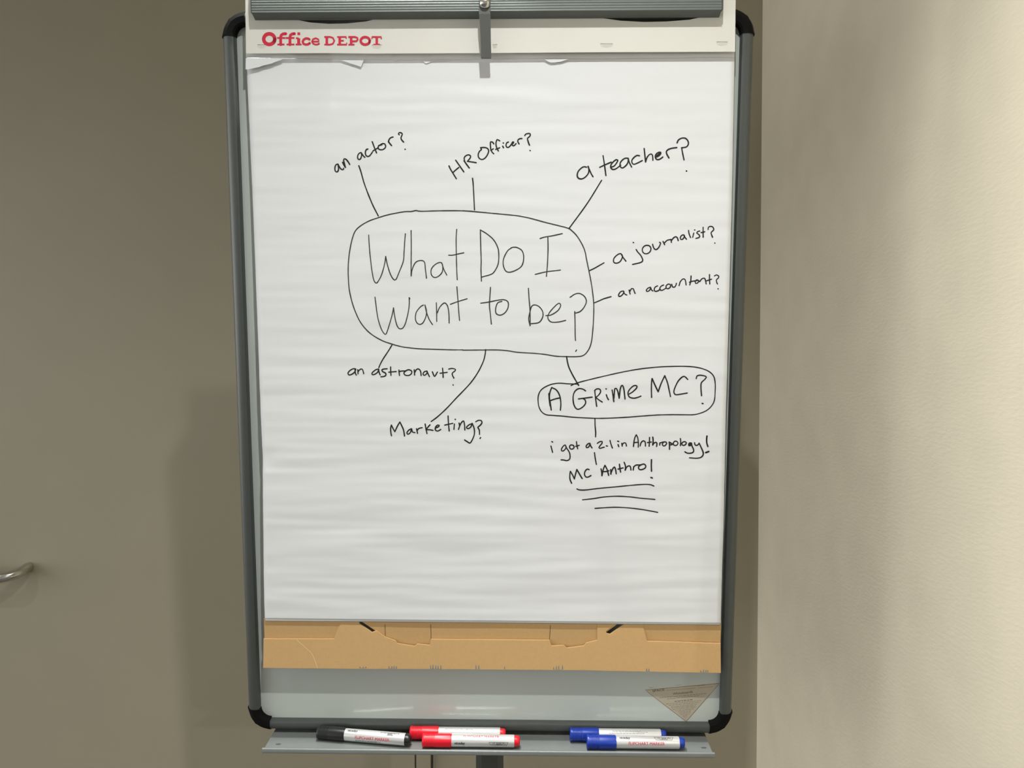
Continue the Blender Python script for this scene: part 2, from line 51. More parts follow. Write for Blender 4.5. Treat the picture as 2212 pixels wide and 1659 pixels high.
'i got a 2.1 in Anthropology!':[(3.3,[(88.1,-70.5),(89.3,-71.1)]),(3.3,[(87,-76.7),(88.1,-80.9),(89.2,-85.4)]),(3.3,[(106.3,-75.1),(103.8,-76.7),(101.3,-80.8),(101.4,-83),(103.2,-83.7),(106.4,-81.1),(107.6,-77.9),(106.3,-75.1)]),(3.3,[(106.6,-75.4),(108.9,-80.1),(112.1,-85.2),(113.2,-90.3),(112.8,-94.2),(110.9,-96.1),(108.4,-96.9),(104.6,-96),(100.9,-95.8)]),(3.3,[(112.6,-76.3),(114.2,-75),(117.6,-75.7),(118.6,-78.2),(117.1,-80.4),(114.5,-80.8),(112.6,-79.2),(112.6,-76.3)]),(3.3,[(121.7,-70.5),(122.4,-75),(123.5,-80.4)]),(3.3,[(120.8,-77),(125.5,-75.5)]),(3.3,[(139.6,-72.7),(137.1,-73.7),(134.9,-76.9),(135.6,-78.8),(137.8,-78.4),(139.9,-75.3),(140.1,-72.7)]),(3.3,[(139.9,-72.7),(141.2,-76.2),(143.1,-79.1)]),(3.3,[(150.3,-72.7),(153.4,-70.4),(156.8,-70.1),(156.8,-72.3),(154.1,-75.8),(152.5,-78.4),(153.5,-79.7),(159.7,-77.9)]),(3.3,[(162.5,-76.1),(164.1,-76.5)]),(3.3,[(167.5,-68.6),(168.8,-73.6),(170.9,-79.1)]),(3.3,[(177.8,-69.5),(179.4,-70)]),(3.3,[(178.5,-74.2),(179.5,-77.2)]),(3.3,[(183.5,-72.5),(184.2,-76.4)]),(3.3,[(184.1,-74.5),(186.3,-71.9),(188.5,-71.9),(189.5,-73.5),(190,-76.3)]),(3.3,[(199.5,-76.9),(200.1,-70.3),(201.2,-64.5),(203,-60.7)]),(3.3,[(203,-60.7),(205,-64.5),(206,-70.9),(206.1,-77.6)]),(3.3,[(200.1,-71.5),(205.7,-71)]),(3.3,[(208.6,-76),(209.8,-71.5),(212.9,-68.9),(215.4,-70.8),(215.8,-76.2)]),(3.4,[(221.2,-64.3),(221.1,-70.3),(220.8,-76.5)]),(3.4,[(218.4,-71.4),(223.6,-70.6)]),(3.4,[(225.5,-63.8),(226.1,-68.4),(225.7,-74.9)]),(3.4,[(225.7,-74.9),(227.3,-72.1),(230.2,-70.9),(231.4,-72.5),(231,-76.7)]),(3.4,[(235.1,-74.8),(235.5,-71.6)]),(3.4,[(235.2,-72.1),(238.4,-70.9),(241.1,-70.4),(243.9,-70.6),(244.6,-72.5),(243,-75),(240.8,-76),(238.9,-74.4),(239.3,-72),(241.1,-70.4)]),(3.4,[(247.9,-70.6),(248.5,-74.8),(248.6,-80.6)]),(3.4,[(248.2,-70.6),(251.2,-72.5),(253.2,-73.4),(250.7,-74.3),(248.5,-74.3)]),(3.4,[(253.2,-73.4),(254.3,-70.6),(256.3,-69.2),(258.9,-70.1),(260,-72.4),(258.9,-74.5),(256.2,-75.4),(254.2,-74.5),(253.5,-72.9)]),(3.4,[(263.1,-65.7),(263.6,-70.1),(263.3,-75.4)]),(3.4,[(265.3,-71.9),(267,-70.3),(269.8,-70.1),(271.4,-71.5),(270.3,-73.8),(267.6,-75.2),(265.5,-74.3),(265.3,-71.9)]),(3.4,[(278.4,-71.9),(276.1,-71.4),(274.4,-73.3),(274.6,-75.6),(276.9,-75.4),(278.5,-73.3)]),(3.4,[(275.1,-74.2),(277.5,-72.8)]),(3.4,[(278.4,-71.9),(279,-75.6),(281.1,-80.2),(281.4,-83.4),(279.6,-85.3),(275.6,-86),(272.4,-85.6),(269.6,-83.9)]),(3.4,[(282.5,-71.4),(282.8,-73.7),(284.4,-75.1),(286.7,-74.6),(288.7,-71.9)]),(3.4,[(288.9,-72.3),(291.3,-77.4),(293.7,-82.5),(294.7,-86.2),(293.8,-89.4),(291.2,-91.7),(285.7,-92.7),(276.1,-92.2)]),(4.2,[(299.1,-62.1),(298.7,-66.3),(299.1,-71.8),(300.6,-76.4)]),(4.2,[(297.9,-85),(300.1,-84.2),(302.1,-83.4)])],
'line down to MC Anthro':[(3.3,[(146.5,-85.7),(147.7,-94),(149.3,-102)])],
'MC Anthro!':[(3.6,[(115.5,-128.1),(113.6,-123.6),(113,-119.8),(113.2,-114.6),(113.8,-111.7)]),(3.6,[(113.8,-111.7),(116.7,-116.5),(119.3,-122)]),(3.6,[(119.3,-122),(121.1,-114.6),(122.6,-109.1)]),(3.6,[(122.6,-109.1),(126.2,-115.2),(130,-121.6)]),(3.6,[(139.3,-109.1),(136.8,-108.4),(134,-111.3),(133.2,-115.8),(135,-119.3),(138.2,-119.5),(141.9,-117.4)]),(3.6,[(155.7,-108.1),(156.7,-112.5),(157,-117.6)]),(3.6,[(157,-117.6),(158.8,-108.7),(161,-103.2)]),(3.6,[(161,-103.2),(163.9,-108.7),(166.2,-117)]),(3.6,[(156.3,-111.2),(161.4,-111.9),(166.4,-110.6)]),(3.6,[(168.9,-109),(169.3,-115.4)]),(3.6,[(169,-115),(171.4,-108.6),(173.9,-105.4),(175.5,-108.6),(176.5,-114.7)]),(3.6,[(180.8,-101.6),(181.5,-107.3),(182.5,-112.4)]),(3.6,[(179,-108.3),(185.8,-106.6)]),(3.6,[(187.3,-99),(189,-104.1),(188.7,-109.8)]),(3.6,[(188.7,-109.8),(190.9,-105.3),(194,-103.7),(195.9,-105.3),(196.6,-109.5)]),(3.6,[(199.7,-109.5),(200.3,-104.7)]),(3.6,[(200.3,-105.3),(203.4,-102.7),(209.7,-102.4),(214,-101.1),(216.6,-103.3),(216,-106.5),(211.6,-108.8),(207.9,-108.5),(206.9,-105.3),(209.7,-102.4)]),(3.8,[(224.4,-95),(224.3,-103.2),(224.7,-111)]),(3.8,[(223.9,-119.7),(225.9,-120.4)])],
'three underlines':[(3,[(122.8,-136),(126.9,-137.4),(135.6,-137.4),(153,-135.1),(177,-132.8),(199.8,-130.4),(216.1,-129.3),(223.7,-129.8),(228.3,-131.6)]),(3,[(130.8,-151.3),(145.5,-149.6),(159.7,-147.3),(177.1,-146.1),(194.6,-146.8),(210.9,-148.7),(230,-150.3)]),(3,[(147.9,-163.3),(159.9,-162.3),(175.2,-161.5),(192.6,-162.2),(211.2,-164.3),(225.4,-166.7),(234.2,-168.4)])]}
LOGO = [(7.59,[(-274.8,459),(-275.1,457.5),(-275.6,456.1),(-276.5,454.9),(-277.7,453.9),(-279.1,453.1),(-280.7,452.6),(-282.3,452.4),(-283.9,452.6),(-285.4,453.1),(-286.7,453.9),(-287.8,454.9),(-288.6,456.2),(-289.1,457.6),(-289.3,459.1),(-289,460.5),(-288.4,461.9),(-287.5,463.1),(-286.4,464.2),(-285,465),(-283.4,465.4),(-281.8,465.6),(-280.2,465.4),(-278.7,464.9),(-277.4,464.1),(-276.3,463.1),(-275.5,461.8),(-275,460.4),(-274.8,459),(-275.1,457.5),(-275.6,456.1)]),(5.97,[(-267.3,452.1),(-267.1,461),(-266.3,463.8),(-264,465.3),(-260.2,465.6)]),(3.53,[(-271.6,452.2),(-262.3,452.2)]),(3.53,[(-271.7,460.4),(-260.9,460.3)]),(5.97,[(-255.2,452),(-254.9,460.9),(-254.2,463.7),(-252,465.3),(-248.9,465.6)]),(3.53,[(-259.5,452.2),(-249.3,452.1)]),(3.53,[(-260.5,460.3),(-249.1,460.3)]),(6.51,[(-243.7,451.9),(-243.5,459.9)]),(3.53,[(-247.1,459.9),(-243.5,459.9)]),(3.53,[(-247.7,452.1),(-240.1,452.1)]),(5.42,[(-245,465.6),(-241.4,465.5)]),(4.88,[(-229.5,458.3),(-231.4,459.5),(-234.3,459.6),(-237.3,458),(-238.4,455.7),(-237.5,453),(-234.6,451.9),(-231.6,452.2),(-229.3,453.6)]),(3.53,[(-225.6,455.6),(-217.1,455.6),(-217.7,458.2),(-221.2,459.8),(-224.9,458.6),(-226.3,455.6),(-224.7,452.9),(-221.8,451.8),(-218.8,452.1),(-216.5,453.4)]),(5.42,[(-207,451.7),(-206.8,461.3)]),(2.98,[(-210.3,451.8),(-203.8,451.7)]),(3.53,[(-210.1,461.3),(-202.7,461.3),(-199,460.2),(-197.1,456.4),(-199.1,452.8),(-202.9,451.7),(-206.2,451.7)]),(5.42,[(-190.2,451.7),(-189.9,461.2)]),(3.25,[(-193.4,461.2),(-181.6,461.2),(-181.7,459)]),(3.25,[(-193.6,451.7),(-181.2,451.6),(-181.1,454)]),(3.25,[(-190.1,456.5),(-184.8,456.5)]),(5.42,[(-175.3,451.6),(-175.1,461.1)]),(3.25,[(-178.9,451.6),(-171,451.6)]),(3.8,[(-178.7,461.1),(-170,461.1),(-166.9,459.8),(-166.6,457.6),(-168.6,455.8),(-174.2,455.5)]),(5.15,[(-151,456.2),(-151.2,455.1),(-151.6,454.1),(-152.3,453.2),(-153.3,452.5),(-154.4,452),(-155.7,451.6),(-157,451.5),(-158.3,451.6),(-159.5,452),(-160.6,452.5),(-161.5,453.3),(-162.2,454.2),(-162.6,455.2),(-162.8,456.2),(-162.6,457.3),(-162.1,458.3),(-161.4,459.1),(-160.5,459.9),(-159.3,460.4),(-158.1,460.8),(-156.8,460.9),(-155.5,460.7),(-154.2,460.4),(-153.1,459.8),(-152.2,459.1),(-151.5,458.2),(-151.1,457.2),(-151,456.2),(-151.2,455.1),(-151.6,454.1)]),(5.42,[(-141.9,451.4),(-141.8,461)]),(3.25,[(-146.2,451.4),(-137.7,451.4)]),(3.25,[(-148,458.5),(-148,461),(-135.9,460.9),(-135.9,458.4)]),(1.63,[(-135.2,450.9),(-135.1,450.9)])]
HEADER = [(-309.4,592.9),(318.1,593.9),(321.2,440.4),(149.7,440.7),(-0,440.3),(-150.5,440.4),(-210.8,441.3),(-313.2,441.2)]
HOLE1 = [(-245.9,483),(-143.6,483),(-155.7,480.2),(-179.8,478),(-203.9,477.6),(-227.9,479.4)]
HOLE2 = [(143.2,483.7),(277.3,483.5),(261.9,480.2),(232.4,478.1),(202.7,477.7),(173,479.5)]
SLITS = [[(-297.6,452.1),(-287.3,451.8)],[(-148.4,450.8),(-135.8,451)],[(8.4,450.6),(14.4,450.8)],[(147.7,451),(163.8,450.9)],[(297,452.6),(311.3,452.5)]]
EDGE_L = [(-315,440.2),(-312.8,274.4),(-311.6,89.7),(-310.9,-36.9),(-310,-91.5),(-311.6,-166.3),(-313.5,-265.4),(-314,-324.3)]
EDGE_R = [(322.8,439.5),(324.3,273),(324.3,90.3),(323.9,-35),(324.7,-163.1),(324.4,-261.1),(324.5,-326)]
FLAP = [(-315.1,436.8),(-306.6,436.5),(-266.3,436.6),(-267.6,434.8),(-277.5,431.4),(-279.3,430.2),(-294.1,426.8),(-297.8,425),(-307,423.3),(-315.6,422.2)]
STUB = [(-315.7,443.4),(322.4,442.6),(322.6,435.7),(270.5,435.9),(234.6,434.9),(210.6,435),(168.5,434.6),(120.3,434.9),(90.2,435.6),(60,435.2),(29.8,434.7),(5.6,434.8),(-21.6,433.8),(-42.8,433.9),(-54.9,432.8),(-73.1,431.7),(-79.2,429.4),(-84,433.5),(-115.6,434.2),(-120.5,432.5),(-122.9,434.3),(-164.2,435),(-212.9,435.9),(-249.4,437.2),(-267.1,437.3),(-315.9,438.7)]
CHIPS = [[(-266.4,442.7),(-259.7,443.2),(-248.8,440.9),(-239.8,439.1),(-248.9,439.7),(-258,441.5)],[(-193,434.8),(-160.2,434.9),(-164.1,425.3),(-174.9,428.8)],[(-124.9,439.7),(-116.4,439.9),(-117.7,438.5),(-123.1,438.2)],[(-84.3,439.5),(-70.4,439.7),(-72.9,438.3),(-82.6,438)],[(-83.2,434.8),(-63.8,435.6),(-45.7,435.2),(-60.8,434.1),(-75.9,433.3)],[(-22,440.9),(-8.2,439.7),(-8.2,437.4),(-18.4,438.3)],[(6.3,439.6),(14.2,439.9),(14.2,438.4),(6.3,437.9)],[(6.3,436.7),(38.3,436),(23.8,434.9),(6.3,434.7)],[(75.7,433.5),(109.4,434.5),(96.2,430.5),(84.2,429.4)],[(-315.2,441.8),(-306.7,441.1),(-288.5,439.3),(-315.3,438.8)]]
CARD_BACK = [(-316.3,-324.9),(326,-324),(327.2,-366.1),(-318.4,-368.8)]
SLOT_L = [(-185.5,-328.7),(-178.2,-328.6),(-158.2,-343.5),(-164.1,-346.3),(-181,-335.5)]
SLOT_R = [(185.2,-326.3),(193.6,-326.2),(192.4,-330.3),(171.9,-346),(166,-342.7)]
CARD = [(-318,-355.3),(-217.3,-354.5),(-214.5,-345.6),(-210.3,-336.7),(-205.5,-326.5),(-204.6,-317),(-183.7,-316.8),(-181.4,-331.7),(-164,-344.5),(-157.4,-342.4),(-145.1,-351.2),(-130.8,-356.5),(-128.3,-360.6),(-103.4,-364.5),(-100.1,-361),(-82.5,-362.9),(-80.4,-354),(86.5,-354),(89.2,-362.2),(106.7,-361.3),(110.7,-365.4),(135.3,-361.8),(137.9,-357.7),(153.4,-353.5),(153,-314.3),(180.1,-314.1),(179,-328.9),(165.6,-340.5),(166.9,-343.9),(171.5,-344.5),(192,-328.8),(195.6,-313.9),(213.7,-313.8),(217.9,-334),(223.5,-354.2),(326.3,-356.8),(327.9,-400.3),(225.6,-399.2),(127.9,-398),(-101.2,-398.3),(-193.4,-398.8),(-320.1,-398.6)]
CREASE = [(-271.1,-356.1),(-261.5,-364.9),(-250.7,-375.8),(-245.7,-386.7),(-242.1,-398.4)]
PERF = [[(-145.3,-332.7),(-145.7,-353.2)],[(153.4,-331.7),(153.7,-354.8)],[(-80.5,-332.2),(-80.8,-355.4)],[(87.8,-332.2),(86.6,-355.4)]]
PRINT = [[(-182,-395.1),(-182.1,-397.2)],[(-177.4,-395.1),(-177.5,-397.2)],[(-173.5,-395.1),(-173.5,-397.5)],[(-140.6,-394.1),(-140.6,-397.5)],[(-136.6,-394),(-136.7,-397.5)],[(-133.3,-393.3),(-133.4,-397.4)],[(-130,-394),(-130.1,-397.4)],[(-81.4,-392.2),(-81.5,-397.7)],[(-78.1,-391.5),(-78.2,-397.6)],[(-74.2,-392.1),(-74.3,-397.6)],[(-70.9,-392.8),(-71,-397.6)],[(-67,-392.1),(-67.1,-397.5)],[(-17.2,-391.6),(-17.2,-397.1)],[(-13.3,-391.6),(-13.3,-397.1)],[(23.4,-393.3),(23.4,-396.7)],[(92.6,-393.4),(92.6,-396.8)],[(96.5,-392),(96.6,-397.4)],[(99.8,-391.3),(99.8,-397.4)],[(105,-390.5),(105,-397.4)],[(223.5,-394.2),(223.6,-398.3)],[(226.8,-394.2),(226.9,-398.3)],[(299.5,-396.3),(299.6,-399)],[(303.4,-394.9),(303.5,-399)],[(306.7,-395.5),(306.7,-399)],[(309.2,-395.5),(309.3,-398.9)]]
STICKER = [(224.8,-436.4),(330.6,-425.3),(285,-484)]
STICK_THIN = [(9,[(225.4,-437),(331.3,-425.6)]),(9,[(330.7,-427),(285.3,-484)]),(9,[(285.3,-484),(227.4,-438.7)]),(9,[(231.2,-433.1),(237.2,-432.8)]),(9,[(268.8,-429.3),(276.7,-428.5)]),(9,[(299.8,-429.5),(311,-428.7)]),(9,[(301.2,-432.8),(322.2,-430.9)]),(9,[(255.8,-437.1),(297.2,-433.2)])]
STICK_LINES = [(13,[(246.1,-448.4),(248.1,-448.2)]),(13,[(249,-448.1),(252,-447.8)]),(13,[(253,-447.7),(255.4,-447.5)]),(13,[(256.3,-447.3),(259.6,-447)]),(13,[(260.5,-446.8),(263.8,-446.5)]),(13,[(264.8,-446.4),(266.1,-446.2)]),(13,[(267.1,-446.2),(268.3,-446)]),(13,[(269.2,-445.9),(273.3,-445.5)]),(13,[(274.2,-445.4),(276.2,-445.2)]),(13,[(277.1,-445),(279.1,-444.8)]),(13,[(280,-444.7),(284.6,-444.2)]),(13,[(285.5,-444.1),(288.3,-443.8)]),(13,[(289.2,-443.7),(293.3,-443.3)]),(13,[(294.2,-443.2),(297,-442.9)]),(13,[(297.9,-442.7),(301.2,-442.3)]),(13,[(302.2,-442.3),(303.9,-442.1)]),(13,[(304.8,-442),(308.1,-441.6)]),(13,[(309,-441.5),(313.1,-441)]),(13,[(257,-449.9),(260,-449.6)]),(13,[(260.9,-449.5),(264.6,-449)]),(13,[(265.5,-449),(269,-448.6)]),(13,[(270,-448.4),(271.3,-448.3)]),(13,[(272.3,-448.2),(276,-447.7)]),(13,[(276.9,-447.6),(280.1,-447.2)]),(13,[(281,-447.1),(283.3,-446.9)]),(13,[(284.2,-446.8),(285.4,-446.6)]),(13,[(286.4,-446.5),(290.5,-446)]),(13,[(291.4,-445.9),(294.2,-445.6)]),(13,[(295.1,-445.5),(298.7,-445.1)]),(13,[(299.7,-444.9),(302.5,-444.6)]),(20,[(267.7,-453.7),(271.3,-453.2)]),(20,[(272.2,-453.2),(276.5,-452.6)]),(20,[(277.5,-452.5),(280,-452.2)]),(20,[(280.9,-452.1),(284.8,-451.6)]),(20,[(285.8,-451.6),(288.5,-451.2)]),(20,[(289.4,-451.1),(293.4,-450.6)]),(11,[(255.6,-457.7),(259.7,-457.2)]),(11,[(260.6,-457),(262.2,-456.9)]),(11,[(263.1,-456.8),(264.7,-456.6)]),(11,[(265.6,-456.5),(267.6,-456.3)]),(11,[(268.5,-456.2),(273,-455.7)]),(11,[(273.9,-455.6),(276.5,-455.3)]),(11,[(277.5,-455.1),(280.8,-454.7)]),(11,[(281.7,-454.7),(283.9,-454.4)]),(11,[(284.8,-454.3),(287.7,-454)]),(11,[(288.7,-453.8),(291.2,-453.6)]),(11,[(292.1,-453.4),(294.5,-453.2)]),(11,[(295.4,-453.1),(298.5,-452.8)]),(11,[(299.5,-452.6),(302.6,-452.3)]),(11,[(303.5,-452.2),(305.6,-451.9)]),(11,[(259.6,-459.7),(263.1,-459.3)]),(11,[(264,-459.2),(268.3,-458.7)]),(11,[(269.3,-458.6),(273.4,-458.2)]),(11,[(274.3,-458),(278.8,-457.5)]),(11,[(279.8,-457.4),(283.2,-457)]),(11,[(284.2,-457),(285.9,-456.7)]),(11,[(286.8,-456.6),(291,-456.2)]),(11,[(291.9,-456),(296.3,-455.6)]),(11,[(297.2,-455.4),(301.5,-455)]),(11,[(302.4,-454.8),(303.4,-454.7)]),(11,[(262.9,-461.8),(266.6,-461.4)]),(11,[(267.5,-461.3),(269.4,-461.1)]),(11,[(270.3,-461),(274.3,-460.5)]),(11,[(275.3,-460.5),(278.4,-460.1)]),(11,[(279.3,-460),(281.5,-459.8)]),(11,[(282.4,-459.6),(283.8,-459.5)]),(11,[(284.7,-459.4),(288.8,-458.9)]),(11,[(289.7,-458.9),(294.3,-458.3)]),(11,[(295.2,-458.2),(296.7,-458.1)]),(11,[(297.6,-458),(299.5,-457.8)]),(11,[(264,-463.5),(266.5,-463.3)]),(11,[(267.5,-463.2),(269.2,-463)]),(11,[(270.1,-462.9),(272.3,-462.7)]),(11,[(273.2,-462.6),(277,-462.3)]),(11,[(277.9,-462.1),(282.1,-461.7)]),(11,[(283,-461.6),(284.4,-461.5)]),(11,[(285.3,-461.4),(288.6,-461.1)]),(11,[(289.5,-461),(290.8,-460.9)]),(11,[(291.7,-460.8),(295.4,-460.4)]),(11,[(296.3,-460.3),(298.6,-460.1)]),(11,[(265,-465.8),(269.6,-465.4)]),(11,[(270.5,-465.2),(273.4,-464.9)]),(11,[(274.3,-464.8),(278.9,-464.3)]),(11,[(279.8,-464.2),(282,-464)]),(11,[(283,-463.8),(284.4,-463.7)]),(11,[(285.3,-463.6),(288.6,-463.2)]),(11,[(289.5,-463.1),(290.7,-463)]),(11,[(291.7,-462.9),(293.5,-462.7)]),(11,[(294.4,-462.6),(297,-462.3)]),(11,[(297.9,-462.2),(298.6,-462.1)]),(11,[(269.3,-467.9),(271.1,-467.6)]),(11,[(272,-467.6),(273.3,-467.3)]),(11,[(274.2,-467.3),(278.4,-466.7)]),(11,[(279.3,-466.7),(281.6,-466.4)]),(11,[(282.5,-466.2),(286.9,-465.7)]),(11,[(287.8,-465.6),(292,-465.1)]),(11,[(293,-464.9),(295.4,-464.6)]),(11,[(272.7,-469.7),(275.5,-469.4)]),(11,[(276.4,-469.3),(279.3,-469)]),(11,[(280.2,-468.9),(283.7,-468.4)]),(11,[(284.6,-468.4),(287.8,-468)]),(11,[(288.7,-467.9),(291.8,-467.5)]),(11,[(275.1,-471.5),(278.4,-471.1)]),(11,[(279.3,-471.1),(283.7,-470.6)]),(11,[(284.6,-470.5),(287.5,-470.3)]),(11,[(288.5,-470.1),(291.1,-469.9)]),(11,[(276.8,-473.5),(280.4,-473.2)]),(11,[(281.3,-473.1),(283.3,-472.9)]),(11,[(284.2,-472.8),(286.5,-472.5)]),(11,[(287.4,-472.5),(290,-472.2)]),(11,[(279.8,-475.8),(282.8,-475.3)]),(11,[(283.7,-475.2),(286.4,-474.7)]),(11,[(281.8,-477.8),(283,-477.6)]),(11,[(283.9,-477.5),(285.1,-477.3)])]
SPACE = [(236,-439.9),(253.1,-437.3)]
WHITEB = [(265.1,-443.8),(293.7,-440.2)]
WR = [[0.9998,0.0003,-0.0178],[-0.0177,-0.0853,-0.9962],[-0.0018,0.9964,-0.0853]]
WO = [-0.0335,1.094,1.414]# ------------------------------------------------------------------ materials
def srgb(r, g, b):
    f = lambda c: (c/255/12.92) if c/255 <= .04045 else ((c/255+.055)/1.055)**2.4
    return (f(r), f(g), f(b), 1)
MATS = {}
def mat(name, col, rough=.6, metal=0.0, var=.04, vscale=30.0, bump=0.0, bscale=(200, 200, 200), bdist=.001, coat=0.0, spec=.5, emit=None):
    m = bpy.data.materials.new(name); m.use_nodes = True
    nt = m.node_tree; b = nt.nodes['Principled BSDF']
    b.inputs['Roughness'].default_value = rough; b.inputs['Metallic'].default_value = metal
    b.inputs['Specular IOR Level'].default_value = spec
    b.inputs['Coat Weight'].default_value = coat
    tc = nt.nodes.new('ShaderNodeTexCoord')
    n = nt.nodes.new('ShaderNodeTexNoise'); n.inputs['Scale'].default_value = vscale; n.inputs['Detail'].default_value = 4
    nt.links.new(tc.outputs['Object'], n.inputs['Vector'])
    r = nt.nodes.new('ShaderNodeValToRGB')
    r.color_ramp.elements[0].position = .3; r.color_ramp.elements[1].position = .7
    r.color_ramp.elements[0].color = tuple(c*(1-var) for c in col[:3])+(1,)
    r.color_ramp.elements[1].color = tuple(min(1, c*(1+var)) for c in col[:3])+(1,)
    nt.links.new(n.outputs['Fac'], r.inputs['Fac']); nt.links.new(r.outputs['Color'], b.inputs['Base Color'])
    if bump:
        mp = nt.nodes.new('ShaderNodeMapping'); mp.inputs['Scale'].default_value = bscale
        nt.links.new(tc.outputs['Object'], mp.inputs['Vector'])
        n2 = nt.nodes.new('ShaderNodeTexNoise'); n2.inputs['Scale'].default_value = 1.0; n2.inputs['Detail'].default_value = 3
        nt.links.new(mp.outputs['Vector'], n2.inputs['Vector'])
        bp = nt.nodes.new('ShaderNodeBump'); bp.inputs['Strength'].default_value = bump; bp.inputs['Distance'].default_value = bdist
        nt.links.new(n2.outputs['Fac'], bp.inputs['Height']); nt.links.new(bp.outputs['Normal'], b.inputs['Normal'])
    if emit:
        b.inputs['Emission Color'].default_value = (1, .93, .78, 1); b.inputs['Emission Strength'].default_value = emit
    MATS[name] = m
    return m
mat('door_paint', (.345, .312, .228, 1), .45, var=.015, vscale=6, bump=.15, bscale=(400, 400, 400), bdist=.0004)
mat('door_frame_paint', (.345, .312, .228, 1), .5, var=.015)
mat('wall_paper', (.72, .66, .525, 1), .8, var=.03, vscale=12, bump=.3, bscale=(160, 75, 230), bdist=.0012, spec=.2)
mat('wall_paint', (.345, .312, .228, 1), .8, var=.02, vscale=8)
mat('ceiling_paint', (.78, .76, .70, 1), .9, var=.02)
mat('carpet', (.13, .12, .11, 1), .95, var=.3, vscale=180)
mat('skirting', (.62, .57, .45, 1), .5, var=.02)
mat('steel', (.62, .60, .56, 1), .24, 1.0, var=.02, vscale=60)
mat('whiteboard', (.475, .515, .485, 1), .09, var=.01, vscale=4, spec=.5)
mat('rail_grey', (.076, .083, .079, 1), .42, .3, var=.03, vscale=90)
mat('clamp_grey', (.125, .142, .133, 1), .5, .1, spec=.25, var=.03, vscale=70)
mat('arm_grey', (.125, .13, .118, 1), .45, .2, var=.03)
mat('black_plastic', (.0035, .0035, .003, 1), .8, var=.2, vscale=120, spec=.12)
mat('post_grey', (.06, .062, .055, 1), .5, .2, var=.05)
mat('tray_grey', (.20, .215, .21, 1), .42, .3, var=.03, vscale=90)
mat('speck', (.06, .065, .065, 1), .6)
mat('paper', (.715, .73, .74, 1), .75, var=.006, vscale=5, spec=.2)
mat('paper_back', (.74, .74, .73, 1), .8, var=.01, spec=.2)
mat('page_edge', (.30, .295, .285, 1), .9, var=.15, vscale=600, spec=.1)  # darker grey paints in the shade in the gaps between stacked pages
mat('header_white', (.70, .695, .64, 1), .5, var=.02, vscale=14, spec=.4)
mat('cardboard', (.62, .40, .185, 1), .8, var=.03, vscale=260, bump=.15, bscale=(900, 60, 200), bdist=.0004, spec=.15)
mat('card_edge', (.82, .60, .32, 1), .8, var=.08, vscale=300, spec=.15)
mat('card_dark', (.10, .06, .025, 1), .9)
mat('card_print', (.20, .23, .24, 1), .8, var=.2, vscale=900)
mat('ink', (.018, .019, .019, 1), .6, var=.35, vscale=400, spec=.2)
mat('ink_thin', (.040, .042, .042, 1), .6, var=.4, vscale=300, spec=.2)
mat('logo_red', (.60, .016, .045, 1), .5, var=.03)
mat('slit', (.18, .17, .14, 1), .8)
mat('sticker_film', (.43, .385, .30, 1), .3, var=.02)
mat('sticker_ink', (.085, .055, .035, 1), .6, var=.2, vscale=900)
mat('sticker_line', (.20, .135, .08, 1), .6, var=.2, vscale=500)
mat('cap_black', (.010, .011, .011, 1), .38, spec=.4)
mat('cap_red', (.62, .008, .022, 1), .36, var=.03, spec=.45)
mat('cap_blue', (.004, .028, .27, 1), .36, var=.03, spec=.45)
mat('barrel_silver', (.66, .66, .66, 1), .34, .55, var=.01, vscale=40)
mat('print_black', (.02, .02, .02, 1), .5)
mat('print_grey', (.22, .22, .22, 1), .5)
mat('print_red', (.55, .03, .06, 1), .5)
mat('print_white', (.75, .75, .74, 1), .5)
mat('lamp_trim', (.8, .8, .78, 1), .4)
mat('lamp_lens', (.9, .88, .8, 1), .3, emit=6)

# ------------------------------------------------------------------ object helpers
WM = {}
I4 = Matrix.Identity(4)
def thing(name, label, cat, M, group=None):
    o = bpy.data.objects.new(name, None); C.objects.link(o); o.empty_display_size = .05
    o.matrix_basis = M; WM[o.name] = M.copy()
    o['label'] = label; o['category'] = cat
    if group: o['group'] = group
    return o
def obj(name, vf, m, parent=None, M=I4, smooth=None, bevel=0, label=None, kind=None):
    verts, faces = vf
    me = bpy.data.meshes.new(name); me.from_pydata([tuple(v) for v in verts], [], faces); me.validate(); me.update()
    me.materials.append(MATS[m])
    o = bpy.data.objects.new(name, me); C.objects.link(o)
    o.matrix_basis = M; WM[o.name] = M.copy()
    if parent is not None:
        o.parent = parent; o.matrix_parent_inverse = WM[parent.name].inverted()
    if smooth is not None:
        me.shade_smooth()
        if smooth < 180: me.set_sharp_from_angle(angle=math.radians(smooth))
    if bevel:
        b = o.modifiers.new('bevel', 'BEVEL'); b.width = bevel; b.segments = 2; b.limit_method = 'ANGLE'
    if label: o['label'] = label
    if kind: o['kind'] = kind
    return o
def join(*ms):
    V, Fc = [], []
    for v, f in ms:
        k = len(V); V += list(v); Fc += [tuple(i+k for i in q) for q in f]
    return V, Fc
def box(x0, x1, y0, y1, z0, z1):
    v = [(x, y, z) for x in (x0, x1) for y in (y0, y1) for z in (z0, z1)]
    return v, [(0, 1, 3, 2), (4, 6, 7, 5), (0, 4, 5, 1), (2, 3, 7, 6), (0, 2, 6, 4), (1, 5, 7, 3)]
